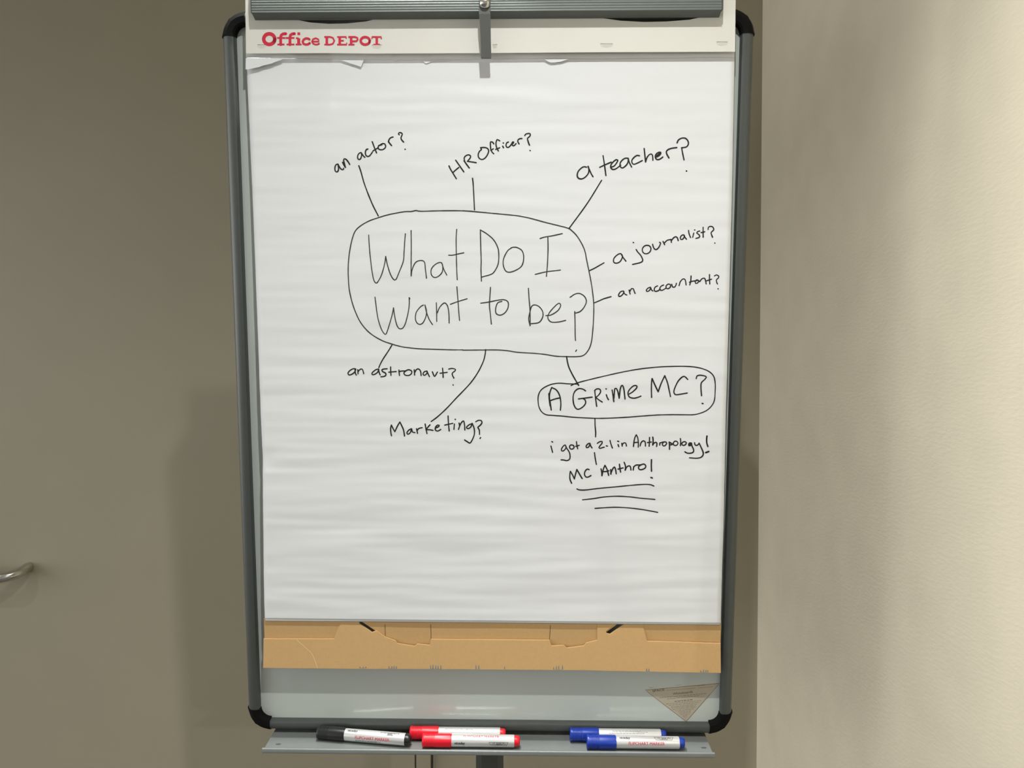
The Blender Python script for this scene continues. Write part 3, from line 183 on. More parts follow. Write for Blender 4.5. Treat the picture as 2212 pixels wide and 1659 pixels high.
def sweep(path, prof, closed=True, caps=True):
    """path: list of (origin, axisA, axisB); prof: list of (a, b)"""
    V, Fc = [], []; n = len(prof)
    for o, a, b in path:
        o, a, b = Vector(o), Vector(a), Vector(b)
        V += [o+a*p[0]+b*p[1] for p in prof]
    for i in range(len(path)-1):
        for j in range(n if closed else n-1):
            k = (j+1) % n
            Fc.append((i*n+j, i*n+k, (i+1)*n+k, (i+1)*n+j))
    if caps and closed:
        Fc.append(tuple(range(n-1, -1, -1))); Fc.append(tuple(range((len(path)-1)*n, len(path)*n)))
    return V, Fc
def tube(pts, r, k=14):
    pts = [Vector(p) for p in pts]; path = []
    up = Vector((0, 0, 1)); 
    for i, p in enumerate(pts):
        d = (pts[min(i+1, len(pts)-1)]-pts[max(i-1, 0)]).normalized()
        ref = up if abs(d.z) < .9 else Vector((1, 0, 0))
        a = d.cross(ref).normalized(); b = a.cross(d).normalized()
        path.append((p, a, b))
    return sweep(path, [(r*math.cos(2*math.pi*j/k), r*math.sin(2*math.pi*j/k)) for j in range(k)])
def lathe(prof, k=32, shape=None):
    """revolve (x, r) about the x axis"""
    V, Fc = [], []
    for x, r in prof:
        for j in range(k):
            t = 2*math.pi*j/k; q = r*(shape(t) if shape else 1)
            V.append((x, -q*math.cos(t), q*math.sin(t)))
    for i in range(len(prof)-1):
        for j in range(k):
            l = (j+1) % k
            Fc.append((i*k+j, (i+1)*k+j, (i+1)*k+l, i*k+l))
    Fc.append(tuple(range(k))); Fc.append(tuple(range((len(prof)-1)*k+k-1, (len(prof)-1)*k-1, -1)))
    return V, Fc
DG = bpy.context.evaluated_depsgraph_get
def _eval_curve(cu):
    o = bpy.data.objects.new('tmp', cu); C.objects.link(o); dg = DG(); dg.update()
    me = bpy.data.meshes.new_from_object(o.evaluated_get(dg))
    r = [tuple(v.co) for v in me.vertices], [tuple(p.vertices) for p in me.polygons]
    bpy.data.objects.remove(o); bpy.data.meshes.remove(me); bpy.data.curves.remove(cu)
    return r
def plate(outlines, z0, z1, bev=0.0):
    """flat outline(s) in mm (first outer, rest holes) filled and given the thickness z0..z1 (m)"""
    cu = bpy.data.curves.new('tmp', 'CURVE'); cu.dimensions = '2D'; cu.fill_mode = 'BOTH'
    for pts in outlines:
        s = cu.splines.new('POLY'); s.points.add(len(pts)-1); s.use_cyclic_u = True
        for p, q in zip(s.points, pts): p.co = (q[0]/1000, q[1]/1000, 0, 1)
    cu.extrude = (z1-z0)/2
    if bev: cu.bevel_depth = bev; cu.bevel_resolution = 1; cu.offset = -bev; cu.extrude = (z1-z0)/2-bev
    v, f = _eval_curve(cu); zc = (z0+z1)/2
    return [(a, b, c+zc) for a, b, c in v], f
def text(body, size, bold=0.0, squeeze=1.0):
    cu = bpy.data.curves.new('tmp', 'FONT'); cu.body = body; cu.size = 1.0; cu.align_x = 'LEFT'
    cu.offset = bold; cu.resolution_u = 3
    v, f = _eval_curve(cu)
    return [(a*size*squeeze, b*size, 0) for a, b, c in v], f
def smooth_path(p, step=.0012):
    if len(p) < 3:
        a, b = Vector(p[0]), Vector(p[-1]); n = max(1, int((b-a).length/step/3))
        return [a.lerp(b, i/n) for i in range(n+1)]
    P = [Vector(q) for q in p]; out = []
    closed = (P[0]-P[-1]).length < 1e-4
    for i in range(len(P)-1):
        p0 = P[i-1] if i else (P[-2] if closed else P[0]*2-P[1])
        p3 = P[i+2] if i+2 < len(P) else (P[1] if closed else P[-1]*2-P[-2])
        p1, p2 = P[i], P[i+1]; n = max(1, int((p2-p1).length/step))
        for j in range(n):
            t = j/n
            out.append(.5*((2*p1)+(p2-p0)*t+(2*p0-5*p1+4*p2-p3)*t*t+(3*p1-p0-3*p2+p3)*t**3))
    out.append(P[-1]); return out
def ribbon(pts, w, height, round_ends=True, smoothing=True, wob=0.0):
    """pen line: flat strip of width w (m) along pts (m) lying at height(u, v)"""
    p = smooth_path(pts) if smoothing else [Vector(q) for q in pts]
    V, Fc = [], []
    for i, q in enumerate(p):
        d = p[min(i+1, len(p)-1)]-p[max(i-1, 0)]
        if d.length < 1e-9: d = Vector((1, 0))
        d.normalize(); nrm = Vector((-d.y, d.x)); h = w/2*(1+wob*noise.noise((q.x*90, q.y*90, 3)))
        for s in (1, -1):
            a = q+nrm*h*s; V.append((a.x, a.y, height(a.x, a.y)))
    for i in range(len(p)-1): Fc.append((2*i, 2*i+1, 2*i+3, 2*i+2))
    if round_ends:
        for q in (p[0], p[-1]):
            k = len(V); V.append((q.x, q.y, height(q.x, q.y)))
            for j in range(10):
                t = 2*math.pi*j/10; x, y = q.x+w/2*math.cos(t), q.y+w/2*math.sin(t); V.append((x, y, height(x, y)))
            Fc += [(k, k+1+j, k+1+(j+1) % 10) for j in range(10)]
    return V, Fc
M3 = lambda pts: [(a/1000, b/1000) for a, b in pts]

# ------------------------------------------------------------------ the room
YW = 1.812; XR = .5620; XL = -2.9; YB = -3.0
def struct(name, vf, m, label=None, **k):
    o = obj(name, vf, m, **k); o['kind'] = 'structure'; return o
DX0, DX1, DZ = -1.275, -.2219, 2.34
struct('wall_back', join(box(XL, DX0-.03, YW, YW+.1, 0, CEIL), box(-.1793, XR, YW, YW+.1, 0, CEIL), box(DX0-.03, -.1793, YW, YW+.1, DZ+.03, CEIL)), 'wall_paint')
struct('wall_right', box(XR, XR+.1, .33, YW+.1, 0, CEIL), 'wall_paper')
struct('floor', box(-9, 9, -9, YW+.1, -.1, 0), 'carpet')
struct('ceiling', box(-4, 4, -5, YW+.1, CEIL, CEIL+.1), 'ceiling_paint')
struct('baseboard_right', box(XR-.012, XR-.0002, .35, YW-.02, 0, .09), 'skirting', bevel=.003)
# door frame: two jambs and a head
struct('trim_1', join(box(-.2185, -.1860, 1.800, 1.88, 0, DZ+.0255), box(DX0-.028, DX0-.003, 1.800, 1.88, 0, DZ+.0255), box(DX0-.003, -.2185, 1.800, 1.88, DZ+.003, DZ+.0255)), 'door_frame_paint', bevel=.001)
door = struct('door_1', box(DX0, DX1, 1.8005, 1.842, .006, DZ), 'door_paint', bevel=.0015)
# lever handle: round rose, neck, bar returning to the door
hz = .976
pts = [(-1.215, 1.786, hz), (-1.215, 1.772, hz), (-1.213, 1.757, hz), (-1.205, 1.748, hz), (-1.190, 1.7440, hz), (-1.160, 1.7440, hz)]
for i in range(15):
    t = math.pi/2*i/14; pts.append((-1.1398+.044*math.sin(t), 1.788-.044*math.cos(t), hz+.0115*(i/14)**1.5))
pts += [(-1.0958, 1.7945, hz+.0118), (-1.0958, 1.8008, hz+.0118)]
hd = obj('door_handle', tube(pts, .0113, 24), 'steel', door, smooth=40, label='brushed steel lever handle')
def disc_y(x, z, y0, y1, r, k=32):
    return sweep([((x, y0, z), (1, 0, 0), (0, 0, 1)), ((x, y1, z), (1, 0, 0), (0, 0, 1))], [(r*math.cos(2*math.pi*j/k), r*math.sin(2*math.pi*j/k)) for j in range(k)])
obj('rosette', disc_y(-1.215, hz, 1.8004, 1.792, .026), 'steel', hd, smooth=40, bevel=.001)

# ------------------------------------------------------------------ ceiling downlights
names = ['recessed ceiling downlight to the left, above the door', 'recessed ceiling downlight just in front of the flipchart', 'strong recessed ceiling downlight far behind the camera on the right', 'recessed ceiling downlight directly over the top of the flipchart']
for i, ((lx, ly), W, ang, bl) in enumerate(LAMPS):
    M = Matrix.Translation((lx, ly, CEIL))
    t = thing('ceiling_downlight', names[i], 'ceiling light', M, 'ceiling downlights')
    k = 32; ring = [(.030, -.0002), (.045, -.0002), (.045, -.004), (.030, -.007)]
    path = [((0, 0, 0), (math.cos(2*math.pi*j/k), math.sin(2*math.pi*j/k), 0), (0, 0, 1)) for j in range(k+1)]
    obj('trim_ring', sweep(path, ring, caps=False), 'lamp_trim', t, M, smooth=40)
    obj('lens', ([(.029*math.cos(2*math.pi*j/k), .029*math.sin(2*math.pi*j/k), -.003) for j in range(k)], [tuple(range(k-1, -1, -1))]), 'lamp_lens', t, M)
    ld = bpy.data.lights.new('downlight_bulb', 'SPOT'); ld.energy = W; ld.spot_size = math.radians(ang); ld.spot_blend = bl
    ld.shadow_soft_size = .018; ld.color = (1.0, 1.0, .97)
    lo = bpy.data.objects.new('downlight_bulb', ld); C.objects.link(lo)
    lo.parent = t; lo.location = (0, 0, -.03)

# ------------------------------------------------------------------ flipchart easel
R3 = Matrix(WR).to_4x4()
MB = Matrix.Translation(WO) @ R3        # board frame: x right, y up, z towards the room
ME = Matrix.Translation((-.0335, 1.195, 0))
easel = thing('flipchart_easel', 'grey framed flipchart easel with white board standing in the corner by the door', 'flipchart easel', ME)
HW, HH, RW = .35, .5, .018
obj('whiteboard_panel', box(-HW+.012, HW-.012, -HH+.012, HH-.012, -.018, -.011), 'whiteboard', easel, MB, label='glossy white writing surface')
rail = [(0, -.022), (0, -.0035), (.0012, -.0012), (.003, -.0003), (.009, 0), (.013, -.0012), (.0165, -.004), (.0190, -.0085), (.020, -.014), (.0195, -.022)]
rail = [(a*.9, c) for a, c in rail]
CR = .033
for s in (-1, 1):
    o = (s*(HW-RW), 0, 0)
    path = [((s*(HW-RW), y, 0), (s, 0, 0), (0, 0, 1)) for y in (-HH+CR, HH-CR)]
    obj('frame_rail', sweep(path, rail), 'rail_grey', easel, MB, smooth=35)
    path = [((x, s*(HH-.0162), 0), (0, s, 0), (0, 0, 1)) for x in (-HW+CR, HW-CR)]
    obj('frame_rail', sweep(path, [(a*.9, c) for a, c in rail]), 'rail_grey', easel, MB, smooth=35)
for sx in (-1, 1):
    for sy in (-1, 1):
        cx, cy = sx*(HW-CR), sy*(HH-CR); path = []; n = 36
        for i in range(n+1):
            t = math.pi/2*i/n; f = i/n
            k = 1.05 + .045*max(0, 1-min(abs(f-.03), abs(f-.5), abs(f-.97))/.075)
            ra = CR-RW
            a = Vector((sx*math.cos(t), sy*math.sin(t), 0))
            path.append((Vector((cx, cy, 0))+a*ra, a*k, (0, 0, 1.06)))
        prof = [(-.0006, -.0222), (-.0006, -.001), (.002, .0008), (.009, .0010), (.0140, -.002), (.0176, -.009), (.0182, -.0145), (.0178, -.0222)]
        obj('corner_cap', sweep(path, prof), 'black_plastic', easel, MB, smooth=30, label='black ribbed plastic corner')
# pad clamp: ribbed aluminium extrusion over the top of the pad
cp = [(.0113, .4824), (.0245, .4871), (.0248, .4876)]
nr = 15
for i in range(nr):
    y0 = .4884+i*.0033
    z = .0247-.008*((i)/nr)**1.5
    cp += [(z, y0), (z-.0003, y0+.0007), (z-.0003, y0+.0020), (z, y0+.0026)]
cp += [(.0135, .5395), (.0113, .5390)]
path = [((x, 0, 0), (0, 0, 1), (0, 1, 0)) for x in (-.2992, .2992)]
clamp = obj('pad_clamp', sweep(path, cp), 'clamp_grey', easel, MB, smooth=25, label='ribbed grey clamp bar')
for s in (-1, 1):
    x0, x1 = sorted((s*.2992, s*.3012))
    obj('end_plate', box(x0, x1, .4876, .538, .0115, .0232), 'rail_grey', clamp, MB, bevel=.0012)
# hinge brackets hold the clamp to the top rail
for s in (-1, 1):
    x0, x1 = sorted((s*.24, s*.20))
    obj('clamp_bracket', box(x0, x1, .4975, .536, -.024, .0135), 'arm_grey', clamp, MB, bevel=.001)
# swing arm with a domed bolt
def quadprism(c, w, zs, th):
    V = []
    for (x, y), z, ww in zip(c, zs, w):
        V += [(x-ww/2, y, z), (x+ww/2, y, z), (x+ww/2, y, z-th), (x-ww/2, y, z-th)]
    Fc = []
    for i in range(len(c)-1):
        b = 4*i
        for j in range(4): Fc.append((b+j, b+(j+1) % 4, b+4+(j+1) % 4, b+4+j))
    Fc.append((3, 2, 1, 0)); b = 4*(len(c)-1); Fc.append((b, b+1, b+2, b+3))
    return V, Fc
arm = obj('stop_arm', quadprism([(-.0006, .506), (-.0007, .4826), (.0000, .456), (.0004, .4312)], [.0146, .0144, .0134, .0132], [.0290, .0288, .0240, .0195], .0032), 'arm_grey', easel, MB, bevel=.0006, label='narrow grey retaining arm')
dome = [(0.0, .0072), (.002, .0070), (.0038, .0060), (.0052, .0042), (.0058, .0015)]
v, f = lathe(dome, 24)
obj('bolt', ([(-.0006+y, .4957+z, .0290+x) for x, y, z in v], f), 'steel', arm, MB, smooth=50)
# pen tray: flat shelf hooked under the bottom rail, rolled front lip
tv = -.5030
tr = [(-.020, tv-.0015), (-.020, tv), (.0345, tv), (.0365, tv+.0008), (.0385, tv+.0019), (.0402, tv+.0016), (.0412, tv-.0002), (.0412, tv-.0040), (.0398, tv-.0052), (.0385, tv-.0040), (.0385, tv-.0005), (.0365, tv-.0015)]
flat = [(-.020, tv-.0015), (-.020, tv), (.0362, tv), (.0362, tv-.0015)]
lip = [(.0360, tv-.0015), (.0360, tv+.0001), (.0375, tv+.0016), (.0392, tv+.0020), (.0408, tv+.0012), (.0414, tv-.0008), (.0414, tv-.0040), (.0402, tv-.0052), (.0390, tv-.0042), (.0390, tv-.0015)]
mk = lambda prof, w: sweep([((x, 0, 0), (0, 0, 1), (0, 1, 0)) for x in (-w, w)], prof)
tray = obj('pen_tray', mk(flat, .3129), 'tray_grey', easel, MB, label='shallow grey pen tray')
obj('tray_lip', mk(lip, .3150), 'tray_grey', tray, MB, smooth=40)
for x, z in ((-.2965, .0265), (.3035, .0245)):
    blot = [(x*1000+(4.2+1.0*math.sin(5*t))*math.cos(t)*.9, -z*1000+2.0*math.sin(t)) for t in [2*math.pi*i/14 for i in range(14)]]
    v, f = plate([blot], 0, .0002)
    obj('scuff', ([(a, tv+c, -b) for a, b, c in v], f), 'speck', tray, MB)
# triangular instruction sticker on the board
stk = obj('instruction_sticker', plate([STICKER], -.01098, -.01085), 'sticker_film', easel, MB, label='triangular beige sticker with small print')
flath = lambda z: (lambda u, v: z)
obj('border', join(*[ribbon(M3(p), .00062, flath(-.0108), False, False) for w, p in STICK_THIN[:3]]+[ribbon(M3(p), .0004, flath(-.0108), False, False) for w, p in STICK_THIN[3:]]), 'sticker_line', stk, MB)
obj('small_print', join(*[ribbon(M3(p), w/10.05/1500*.62, flath(-.0108), False, False) for w, p in STICK_LINES]), 'sticker_ink', stk, MB)
def lay_text(body, a, b, z, bold=0, hscale=1.0):
    a, b = Vector(a)/1000, Vector(b)/1000
    v, f = text(body, 1.0, bold); w = max(p[0] for p in v)-min(p[0] for p in v); x0 = min(p[0] for p in v)
    s = (b-a).length/w; d = (b-a).normalized(); n = Vector((-d.y, d.x))
    out = []
    for p in v:
        q = a+d*((p[0]-x0)*s)+n*(p[1]*s*hscale); out.append((q.x, q.y, z))
    return out, f
obj('heading', join(lay_text('WORKSPACE'[4:], SPACE[0], SPACE[1], -.0108, .01, .75), lay_text('Whiteboards', WHITEB[0], WHITEB[1], -.0108, .005, .9)), 'sticker_ink', stk, MB)
# post, tilt bracket and star base
px_, py_ = -.0335, 1.195
def ell_prof(rx, ry, k=28): return [(rx*math.cos(2*math.pi*j/k), ry*math.sin(2*math.pi*j/k)) for j in range(k)]
obj('post', sweep([((px_, py_, z), (1, 0, 0), (0, 1, 0)) for z in (.10, 1.32)], [(-.0205, -.013), (-.012, -.0165), (.012, -.0165), (.0205, -.013), (.0205, .013), (.012, .0165), (-.012, .0165), (-.0205, .013)]), 'post_grey', easel, smooth=20)
obj('tilt_bracket', join(box(-.06, .06, -.20, .02, -.0300, -.0185), box(-.030, .030, -.14, -.04, -.075, -.028)), 'post_grey', easel, MB, bevel=.002)
obj('tray_bracket', join(box(-.032, .026, tv-.0085, tv-.0016, -.018, .020)), 'black_plastic', easel, MB, bevel=.001)
bk = 5
for i in range(bk):
    a = math.pi/2+2*math.pi*i/bk; L = .30 if math.sin(a) < .5 else .19
    c, s = math.cos(a), math.sin(a)
    leg = obj('base_leg', quadprism([(0, 0), (0, L*.6), (0, L)], [.05, .04, .032], [.125, .10, .075], .028), 'post_grey', easel, Matrix.Translation((px_, py_, 0)) @ Matrix.Rotation(a-math.pi/2, 4, 'Z'), bevel=.004)
    v, f = lathe([(-.010, .020), (-.009, .0235), (.009, .0235), (.010, .020)], 24)
    obj('castor', ([(x, L-.012+y, .0235+z) for x, y, z in v], f), 'black_plastic', leg, WM[leg.name], smooth=40)
    WM[leg.name] = WM[leg.name]
v, f = lathe([(.085, .045), (.125, .045), (.135, .036), (.14, .030)], 28)
obj('base_hub', ([(px_+y, py_+z, x) for x, y, z in v], f), 'post_grey', easel, smooth=40)

# ------------------------------------------------------------------ the paper pad
pad = thing('flipchart_pad', 'large white flipchart pad with handwritten mind map and red logo, clamped to the easel', 'flipchart pad', MB @ Matrix.Translation((0, -.39, .004)))
SA, SB = .00853, -.01519
def sheet_z(u, v):
    z = SA+SB*v
    r = noise.noise((u*5.0+3, v*36, 1.7))*.00050 + noise.noise((u*8+9, v*78, 5.1))*.00042 + noise.noise((u*13+2, v*120, 2.6))*.00014 + noise.noise((u*3, v*9, 8.0))*.00035
    edge = max(0, min(1, (.43-v)/.06))
    dent = .0010*math.exp(-((u+.314)/.022)**2-((v+.095)/.010)**2)
    return z+r*edge-dent
def lerp_edge(E, v):
    v *= 1000
    for (u0, v0), (u1, v1) in zip(E[:-1], E[1:]):
        if v >= v1 or (u1, v1) == E[-1]:
            t = (v-v0)/(v1-v0); return (u0+(u1-u0)*t)/1000
NU, NV = 96, 380
V, Fc = [], []
for j in range(NV+1):
    tj = j/NV
    for i in range(NU+1):
        ti = i/NU
        vt = .4385; vb = (EDGE_L[-1][1]*(1-ti)+EDGE_R[-1][1]*ti)/1000
        v_ = vt+(vb-vt)*tj
        u_ = lerp_edge(EDGE_L, v_)*(1-ti)+lerp_edge(EDGE_R, v_)*ti
        V.append((u_, v_, sheet_z(u_, v_)))
for j in range(NV):
    for i in range(NU):
        a = j*(NU+1)+i; Fc.append((a, a+NU+1, a+NU+2, a+1))
sheet = obj('top_sheet', (V, Fc), 'paper', pad, MB, smooth=180, label='written white paper sheet')
sm = sheet.modifiers.new('thickness', 'SOLIDIFY'); sm.thickness = .00018; sm.offset = -1
# the sheets underneath: a block following the top sheet, its lower edge just showing
V, Fc = [], []
n = 60
for j in range(n+1):
    tj = j/n
    vb = -.3268; vt = .4385; v_ = vt+(vb-vt)*tj
    ul, ur = lerp_edge(EDGE_L, max(v_, -.3243))-.0012+.0018*tj, lerp_edge(EDGE_R, max(v_, -.326))+.0004-.0012*tj
    sl = -.0018*(j == 0)*0
    z1 = SA+SB*v_-.0010; z0 = z1-.0042
    sk = .0028*(.5-1)
    V += [(ul, v_+(.0012*0), z1), (ur, v_-.0012*tj, z1), (ur, v_-.0012*tj, z0), (ul, v_, z0)]
for j in range(n):
    for k in range(4):
        Fc.append((4*j+k, 4*(j+1)+k, 4*(j+1)+(k+1) % 4, 4*j+(k+1) % 4))
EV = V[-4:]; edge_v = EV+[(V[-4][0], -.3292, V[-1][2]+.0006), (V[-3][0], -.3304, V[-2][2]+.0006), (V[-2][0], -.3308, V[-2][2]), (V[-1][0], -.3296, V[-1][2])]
Fc += [(0, 1, 2, 3), (4*n+3, 4*n+2, 4*n+1, 4*n)]
low = obj('lower_sheets', (V, Fc), 'paper_back', pad, MB)
obj('page_edges', (edge_v, [(k, 4+k, 4+(k+1) % 4, (k+1) % 4) for k in range(4)]+[(7, 6, 5, 4)]), 'page_edge', low, MB, label='cut edges of the stacked pages, gap shade put into the grey')
ph = lambda u, v: sheet_z(u, v)+.00022
for k, strokes in STROKES.items():
    big = k.startswith(('What', 'bubble around the'))
    ms = [ribbon(M3(p), w/1610*(.80 if big else .86), ph, wob=.22) for w, p in strokes]
    nm = 'drawn_line' if k.startswith(('line', 'bubble', 'three')) else 'handwriting'
    obj(nm, join(*ms), 'ink_thin' if big else 'ink', sheet, MB, label=('black pen: '+k))
# white header card with the shop name, die-cut hand holes
hdr = obj('header_card', plate([HEADER, HOLE1, HOLE2]+[[(s*220-24, 493), (s*220+24, 493), (s*220+24, 538), (s*220-24, 538)] for s in (-1, 1)], .0088, .0104), 'header_white', pad, MB, label='white card header strip')
obj('logo', join(*[ribbon(M3(p), w/1640, flath(.01056+.000012*kk), w > 4.8 and len(p) > 3, len(p) > 3 and (Vector(p[0])-Vector(p[-1])).length < 1) for kk, (w, p) in enumerate(LOGO)]), 'logo_red', hdr, MB, label='red shop name lettering')
for p in SLITS:
    a, b = Vector(p[0])/1000, Vector(p[1])/1000; c = (a+b)/2; h = (b-a).length/2
    obj('slit', ribbon([a, b], .0008, flath(.01055), False, False), 'slit', hdr, MB)
    tabv, tabf = [], []
    for j in range(9):
        t = math.pi*j/8
        tabv.append((c.x-h*math.cos(t)*1.05, c.y-.0005-.0042*math.sin(t)**.6, .01045)); tabv.append((c.x-h*math.cos(t)*.95, c.y-.0004, 0.0117-.0009*abs(math.cos(t))))
    for j in range(8): tabf.append((2*j, 2*j+2, 2*j+3, 2*j+1))
    obj('punched_tab', (tabv, tabf), 'header_white', hdr, MB, smooth=60)
def jag(poly, amp, step=4.0, seed=0):
    out = []; rnd = random.Random(seed)
    for (x0, y0), (x1, y1) in zip(poly, poly[1:]+poly[:1]):
        L = math.hypot(x1-x0, y1-y0); n = max(1, int(L/step))
        for i in range(n):
            t = i/n; out.append((x0+(x1-x0)*t, y0+(y1-y0)*t+(rnd.uniform(-amp, amp) if i else 0)))
    return out
obj('torn_stubs', plate([jag(STUB, .28, 3, 4)], .0024, .0032), 'paper_back', pad, MB, label='torn paper stubs under the header')
v, f = plate([jag(FLAP, .3, 4, 7)], .0060, .0062)
obj('torn_flap', ([(a, b, c+.05*max(0, .4385-b)*max(0, min(1, (-.262-a)/.05))) for a, b, c in v], f), 'paper', pad, MB, label='torn white paper corner')
for i, p in enumerate(CHIPS):
    obj('torn_scrap', plate([jag(p, .2, 3, i)], .0042, .0045), 'paper', pad, MB)
# brown corrugated backing card, front layer die-cut over a back layer
v, f = plate([CARD_BACK, SLOT_L, SLOT_R], .0030, .0042)
back = obj('backing_card', ([(x, y, z+max(0, y+.3655)*.14) for x, y, z in v], f), 'cardboard', pad, MB, label='brown corrugated cardboard back')
obj('front_layer', plate([jag(CARD, .16, 6, 2)], .0066, .0095, .0004), 'cardboard', back, MB)
obj('crease', ribbon(M3(CREASE), .0009, flath(.0097), False), 'card_edge', back, MB)
for k, p in enumerate(PERF):
    p0, p1 = [Vector(q) for q in M3(p)]
    obj('perforation', ribbon([p0, p1], .0007, (lambda u, v: .0044+max(0, v+.3655)*.14), False, False), 'card_dark', back, MB)
def print_clusters():
    cl = []
    for p in PRINT:
        if cl and p[0][0]-cl[-1][-1][0][0] < 8: cl[-1].append(p)
        else: cl.append([p])
    return cl
for c in print_clusters():
    x0, x1 = c[0][0][0]-1, c[-1][0][0]+1; yb = c[0][1][1]
    pts = [(x0, yb)]
    for p in c: pts += [(p[0][0]-.9, yb+.15), (p[0][0]-.4, p[0][1]), (p[0][0]+.4, p[0][1]), (p[0][0]+.9, yb+.15)]
    pts.append((x1, yb))
    obj('printed_mark', plate([pts], .0093, .0097), 'card_print', back, MB, label='remains of blue grey print')

# ------------------------------------------------------------------ markers
GR = 'flipchart markers on the pen tray'
RB, LM = .0083, .137
def wrap(vf, x0, phi, r):
    bm = bmesh.new(); bvs = [bm.verts.new(q) for q in vf[0]]
    for q in vf[1]:
        try: bm.faces.new([bvs[i] for i in q])
        except ValueError: pass
    y = min(q[1] for q in vf[0])+.0007; ym = max(q[1] for q in vf[0])
    while y < ym:       # cut flat lettering into narrow bands so that it follows the round barrel
        bmesh.ops.bisect_plane(bm, geom=bm.verts[:]+bm.edges[:]+bm.faces[:], plane_co=(0, y, 0), plane_no=(0, 1, 0)); y += .0007
    bm.verts.index_update()
    v = [tuple(q.co) for q in bm.verts]; f = [tuple(q.index for q in fc.verts) for fc in bm.faces]; bm.free()
    out = []
    for x, y, z in v:
        a = phi+y/r; out.append((x0+x, -r*math.cos(a), r*math.sin(a)))
    return out, f
def rect(x0, x1, y0, y1, sk=0.0, n=1):
    n = max(1, n); V, Fc = [], []
    for i in range(n+1):
        y = y0+(y1-y0)*i/n; d = sk*i/n
        V += [(x0+d, y, 0), (x1+d, y, 0)]
    for i in range(n): Fc.append((2*i, 2*i+1, 2*i+3, 2*i+2))
    return V, Fc
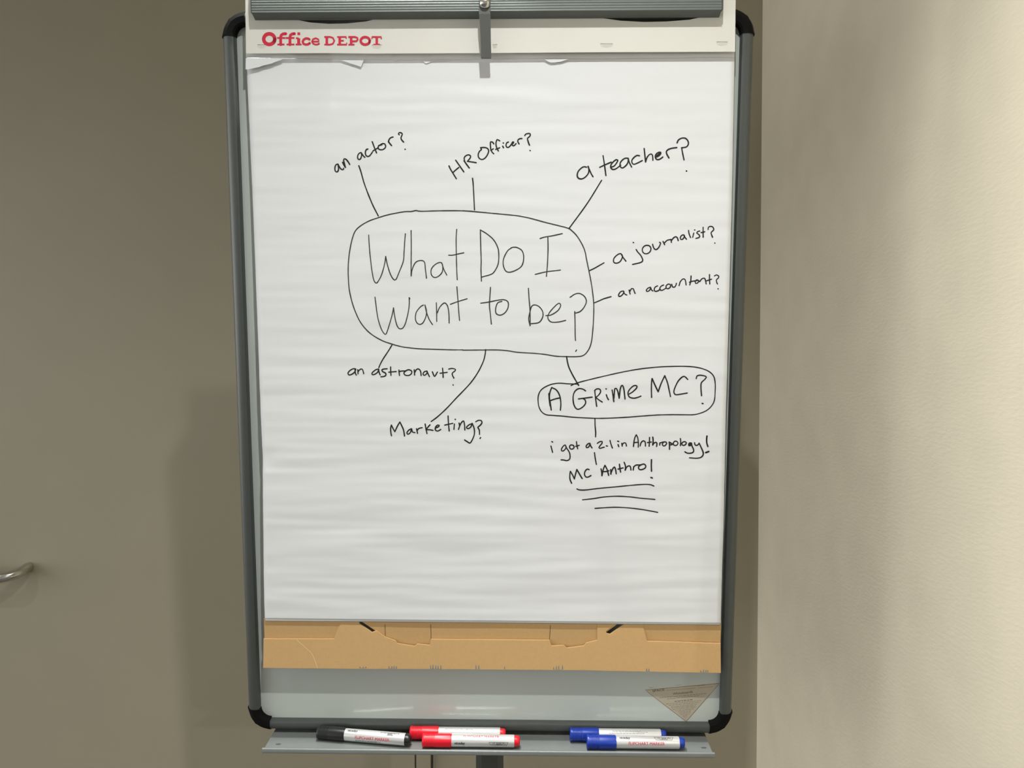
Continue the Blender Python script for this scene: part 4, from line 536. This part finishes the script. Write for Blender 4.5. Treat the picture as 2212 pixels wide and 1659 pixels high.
def marker(label, cap, a, b, phis_flip, phis_nice, caproll, small=(), flip=True):
    a, b = Vector(a), Vector(b); d = (b-a).normalized(); z = Vector((0, 1, 0)); z = (z-d*z.dot(d)).normalized(); y = z.cross(d)
    base = a.copy(); 
    Rm = Matrix((d, y, z)).transposed().to_4x4()
    M = MB @ Matrix.Translation(a) @ Rm
    t = thing('flipchart_marker', label, 'marker pen', M @ Matrix.Translation((LM/2, 0, -.0094)), GR)
    sh = lambda q: 1-.035*(1-math.cos(6*(q+caproll)))/2
    prof = [(0, .0080), (.0006, .0090), (.0016, .0094)]
    for i in range(9): prof += [(.0035+i*.0016, .0094), (.0039+i*.0016, .00905), (.0045+i*.0016, .00905), (.0049+i*.0016, .0094)]
    prof += [(.020, .0094), (.0395, .0094), (.0408, .0091), (.0412, .0085)]
    cp_ = obj('cap', lathe(prof, 48, sh), cap, t, M, smooth=30)
    clipv = box(.003, .030, -.0011, .0011, .0088, .0101)
    ra = Matrix.Rotation(caproll, 4, 'X')
    bl = obj('barrel', lathe([(.0408, .0078), (.0412, RB), (.1278, RB), (.1290, .0079)], 48), 'barrel_silver', t, M, smooth=30, label='silver printed barrel')
    obj('end_plug', lathe([(.1285, .0079), (.1292, .0079), (.1296, .0073), (.1330, .0071), (.1352, .0066), (.1366, .0052), (.1370, .0030)], 32), cap, t, M, smooth=40)
    r1 = RB+.00018
    if flip:
        tv_, tf_ = text('FLIPCHART MARKER', .0060, 0)
        tv_, tf_ = join((tv_, tf_), ([(p[0]+.00014, p[1]+.00004, 0) for p in tv_], tf_)); w = max(p[0] for p in tv_)
        tv_ = [(p[0]*.0505/w, p[1], 0) for p in tv_]
        ms = [wrap((tv_, tf_), .0575, q-.25, r1) for q in phis_flip]
        obj('type_lettering', join(*ms), 'print_red', bl, M)
    if phis_nice:
        tv_, tf_ = text('niceday', .0054, .006)
        tv_, tf_ = join((tv_, tf_), ([(p[0]+.00016, p[1]+.00005, 0) for p in tv_], tf_), ([(p[0]+.00030, p[1]+.0001, 0) for p in tv_], tf_)); w = max(p[0] for p in tv_)
        tv_ = [(p[0]*.0148/w, p[1], 0) for p in tv_]
        obj('name_lettering', join(*[wrap((tv_, tf_), .0455, q-.12, r1) for q in phis_nice]), 'print_black', bl, M)
        mid, out, inn = [], [], []
        for q in phis_nice:
            yb, yt = -.0018, .0022
            out += [wrap(rect(.0935, .1205, yt, yt+.0004), 0, q, r1), wrap(rect(.0965, .1185, yb-.0004, yb), 0, q, r1)]
            out += [wrap(rect(.0965, .0970, yb, yt, -.003, 4), 0, q, r1), wrap(rect(.1180, .1185, yb, yt, .002, 4), 0, q, r1)]
            mid += [wrap(rect(.1035, .1115, yb, yt, 0, 4), 0, q, r1-.00004)]
            out += [wrap(rect(.1025, .1031, yb, yt, -.002, 4), 0, q, r1), wrap(rect(.1112, .1118, yb, yt, .002, 4), 0, q, r1)]
            bv, bf = text('BULLET', .0026, .015); w = max(p[0] for p in bv)
            inn += [wrap(([(p[0]*.0062/w, p[1], 0) for p in bv], bf), .1044, q-.08, r1+.00003)]
            inn += [wrap(rect(.0978, .1010, -.0004, .0000), 0, q, r1), wrap(rect(.1130, .1172, -.0002, .0002), 0, q, r1), wrap(rect(.0982, .1005, .0010, .0013), 0, q, r1), wrap(rect(.1133, .1165, .0010, .0013), 0, q, r1)]
        obj('icon_panel', join(*mid), 'print_grey', bl, M)
        obj('icon_outline', join(*out, *inn), 'print_black', bl, M)
    if small:
        ms = []
        for q, x0, x1 in small:
            rnd = random.Random(int(q*100)); x = x0
            while x < x1:
                l = rnd.uniform(.0015, .005); ms.append(wrap(rect(x, min(x+l, x1), -.00035, .00035), 0, q, r1)); x += l+.0008
        obj('small_print', join(*ms), 'print_grey', bl, M)
    return t
TY = tv+.0095
marker('black capped marker lying at an angle at the left end of the markers', 'cap_black', (-.2439, TY, .0105), (-.1080, TY, .0280), [.22], [1.15], .1, [(-.33, .058, .095), (-.45, .058, .09)])
marker('red capped marker at the back of the tray, half hidden by the other red one', 'cap_red', (-.1120, TY, .0094), (.0250, TY, .0094), [], [.05], .3, [(1.05, .05, .10), (1.2, .05, .09)], flip=False)
marker('red capped marker lying in front, nearest the tray lip', 'cap_red', (-.0916, TY, .0287), (.0454, TY, .0283), [1.18], [.02], .55)
marker('blue capped marker at the back of the tray, against the bottom rail', 'cap_blue', (.1162, TY, .0094), (.2532, TY, .0094), [], [], .2, [(.75, .055, .105), (.95, .05, .11), (1.12, .06, .10)], flip=False)
marker('blue capped marker lying in front with its red lettering showing', 'cap_blue', (.1386, TY, .0283), (.2756, TY, .0283), [.34], [1.15], .8)
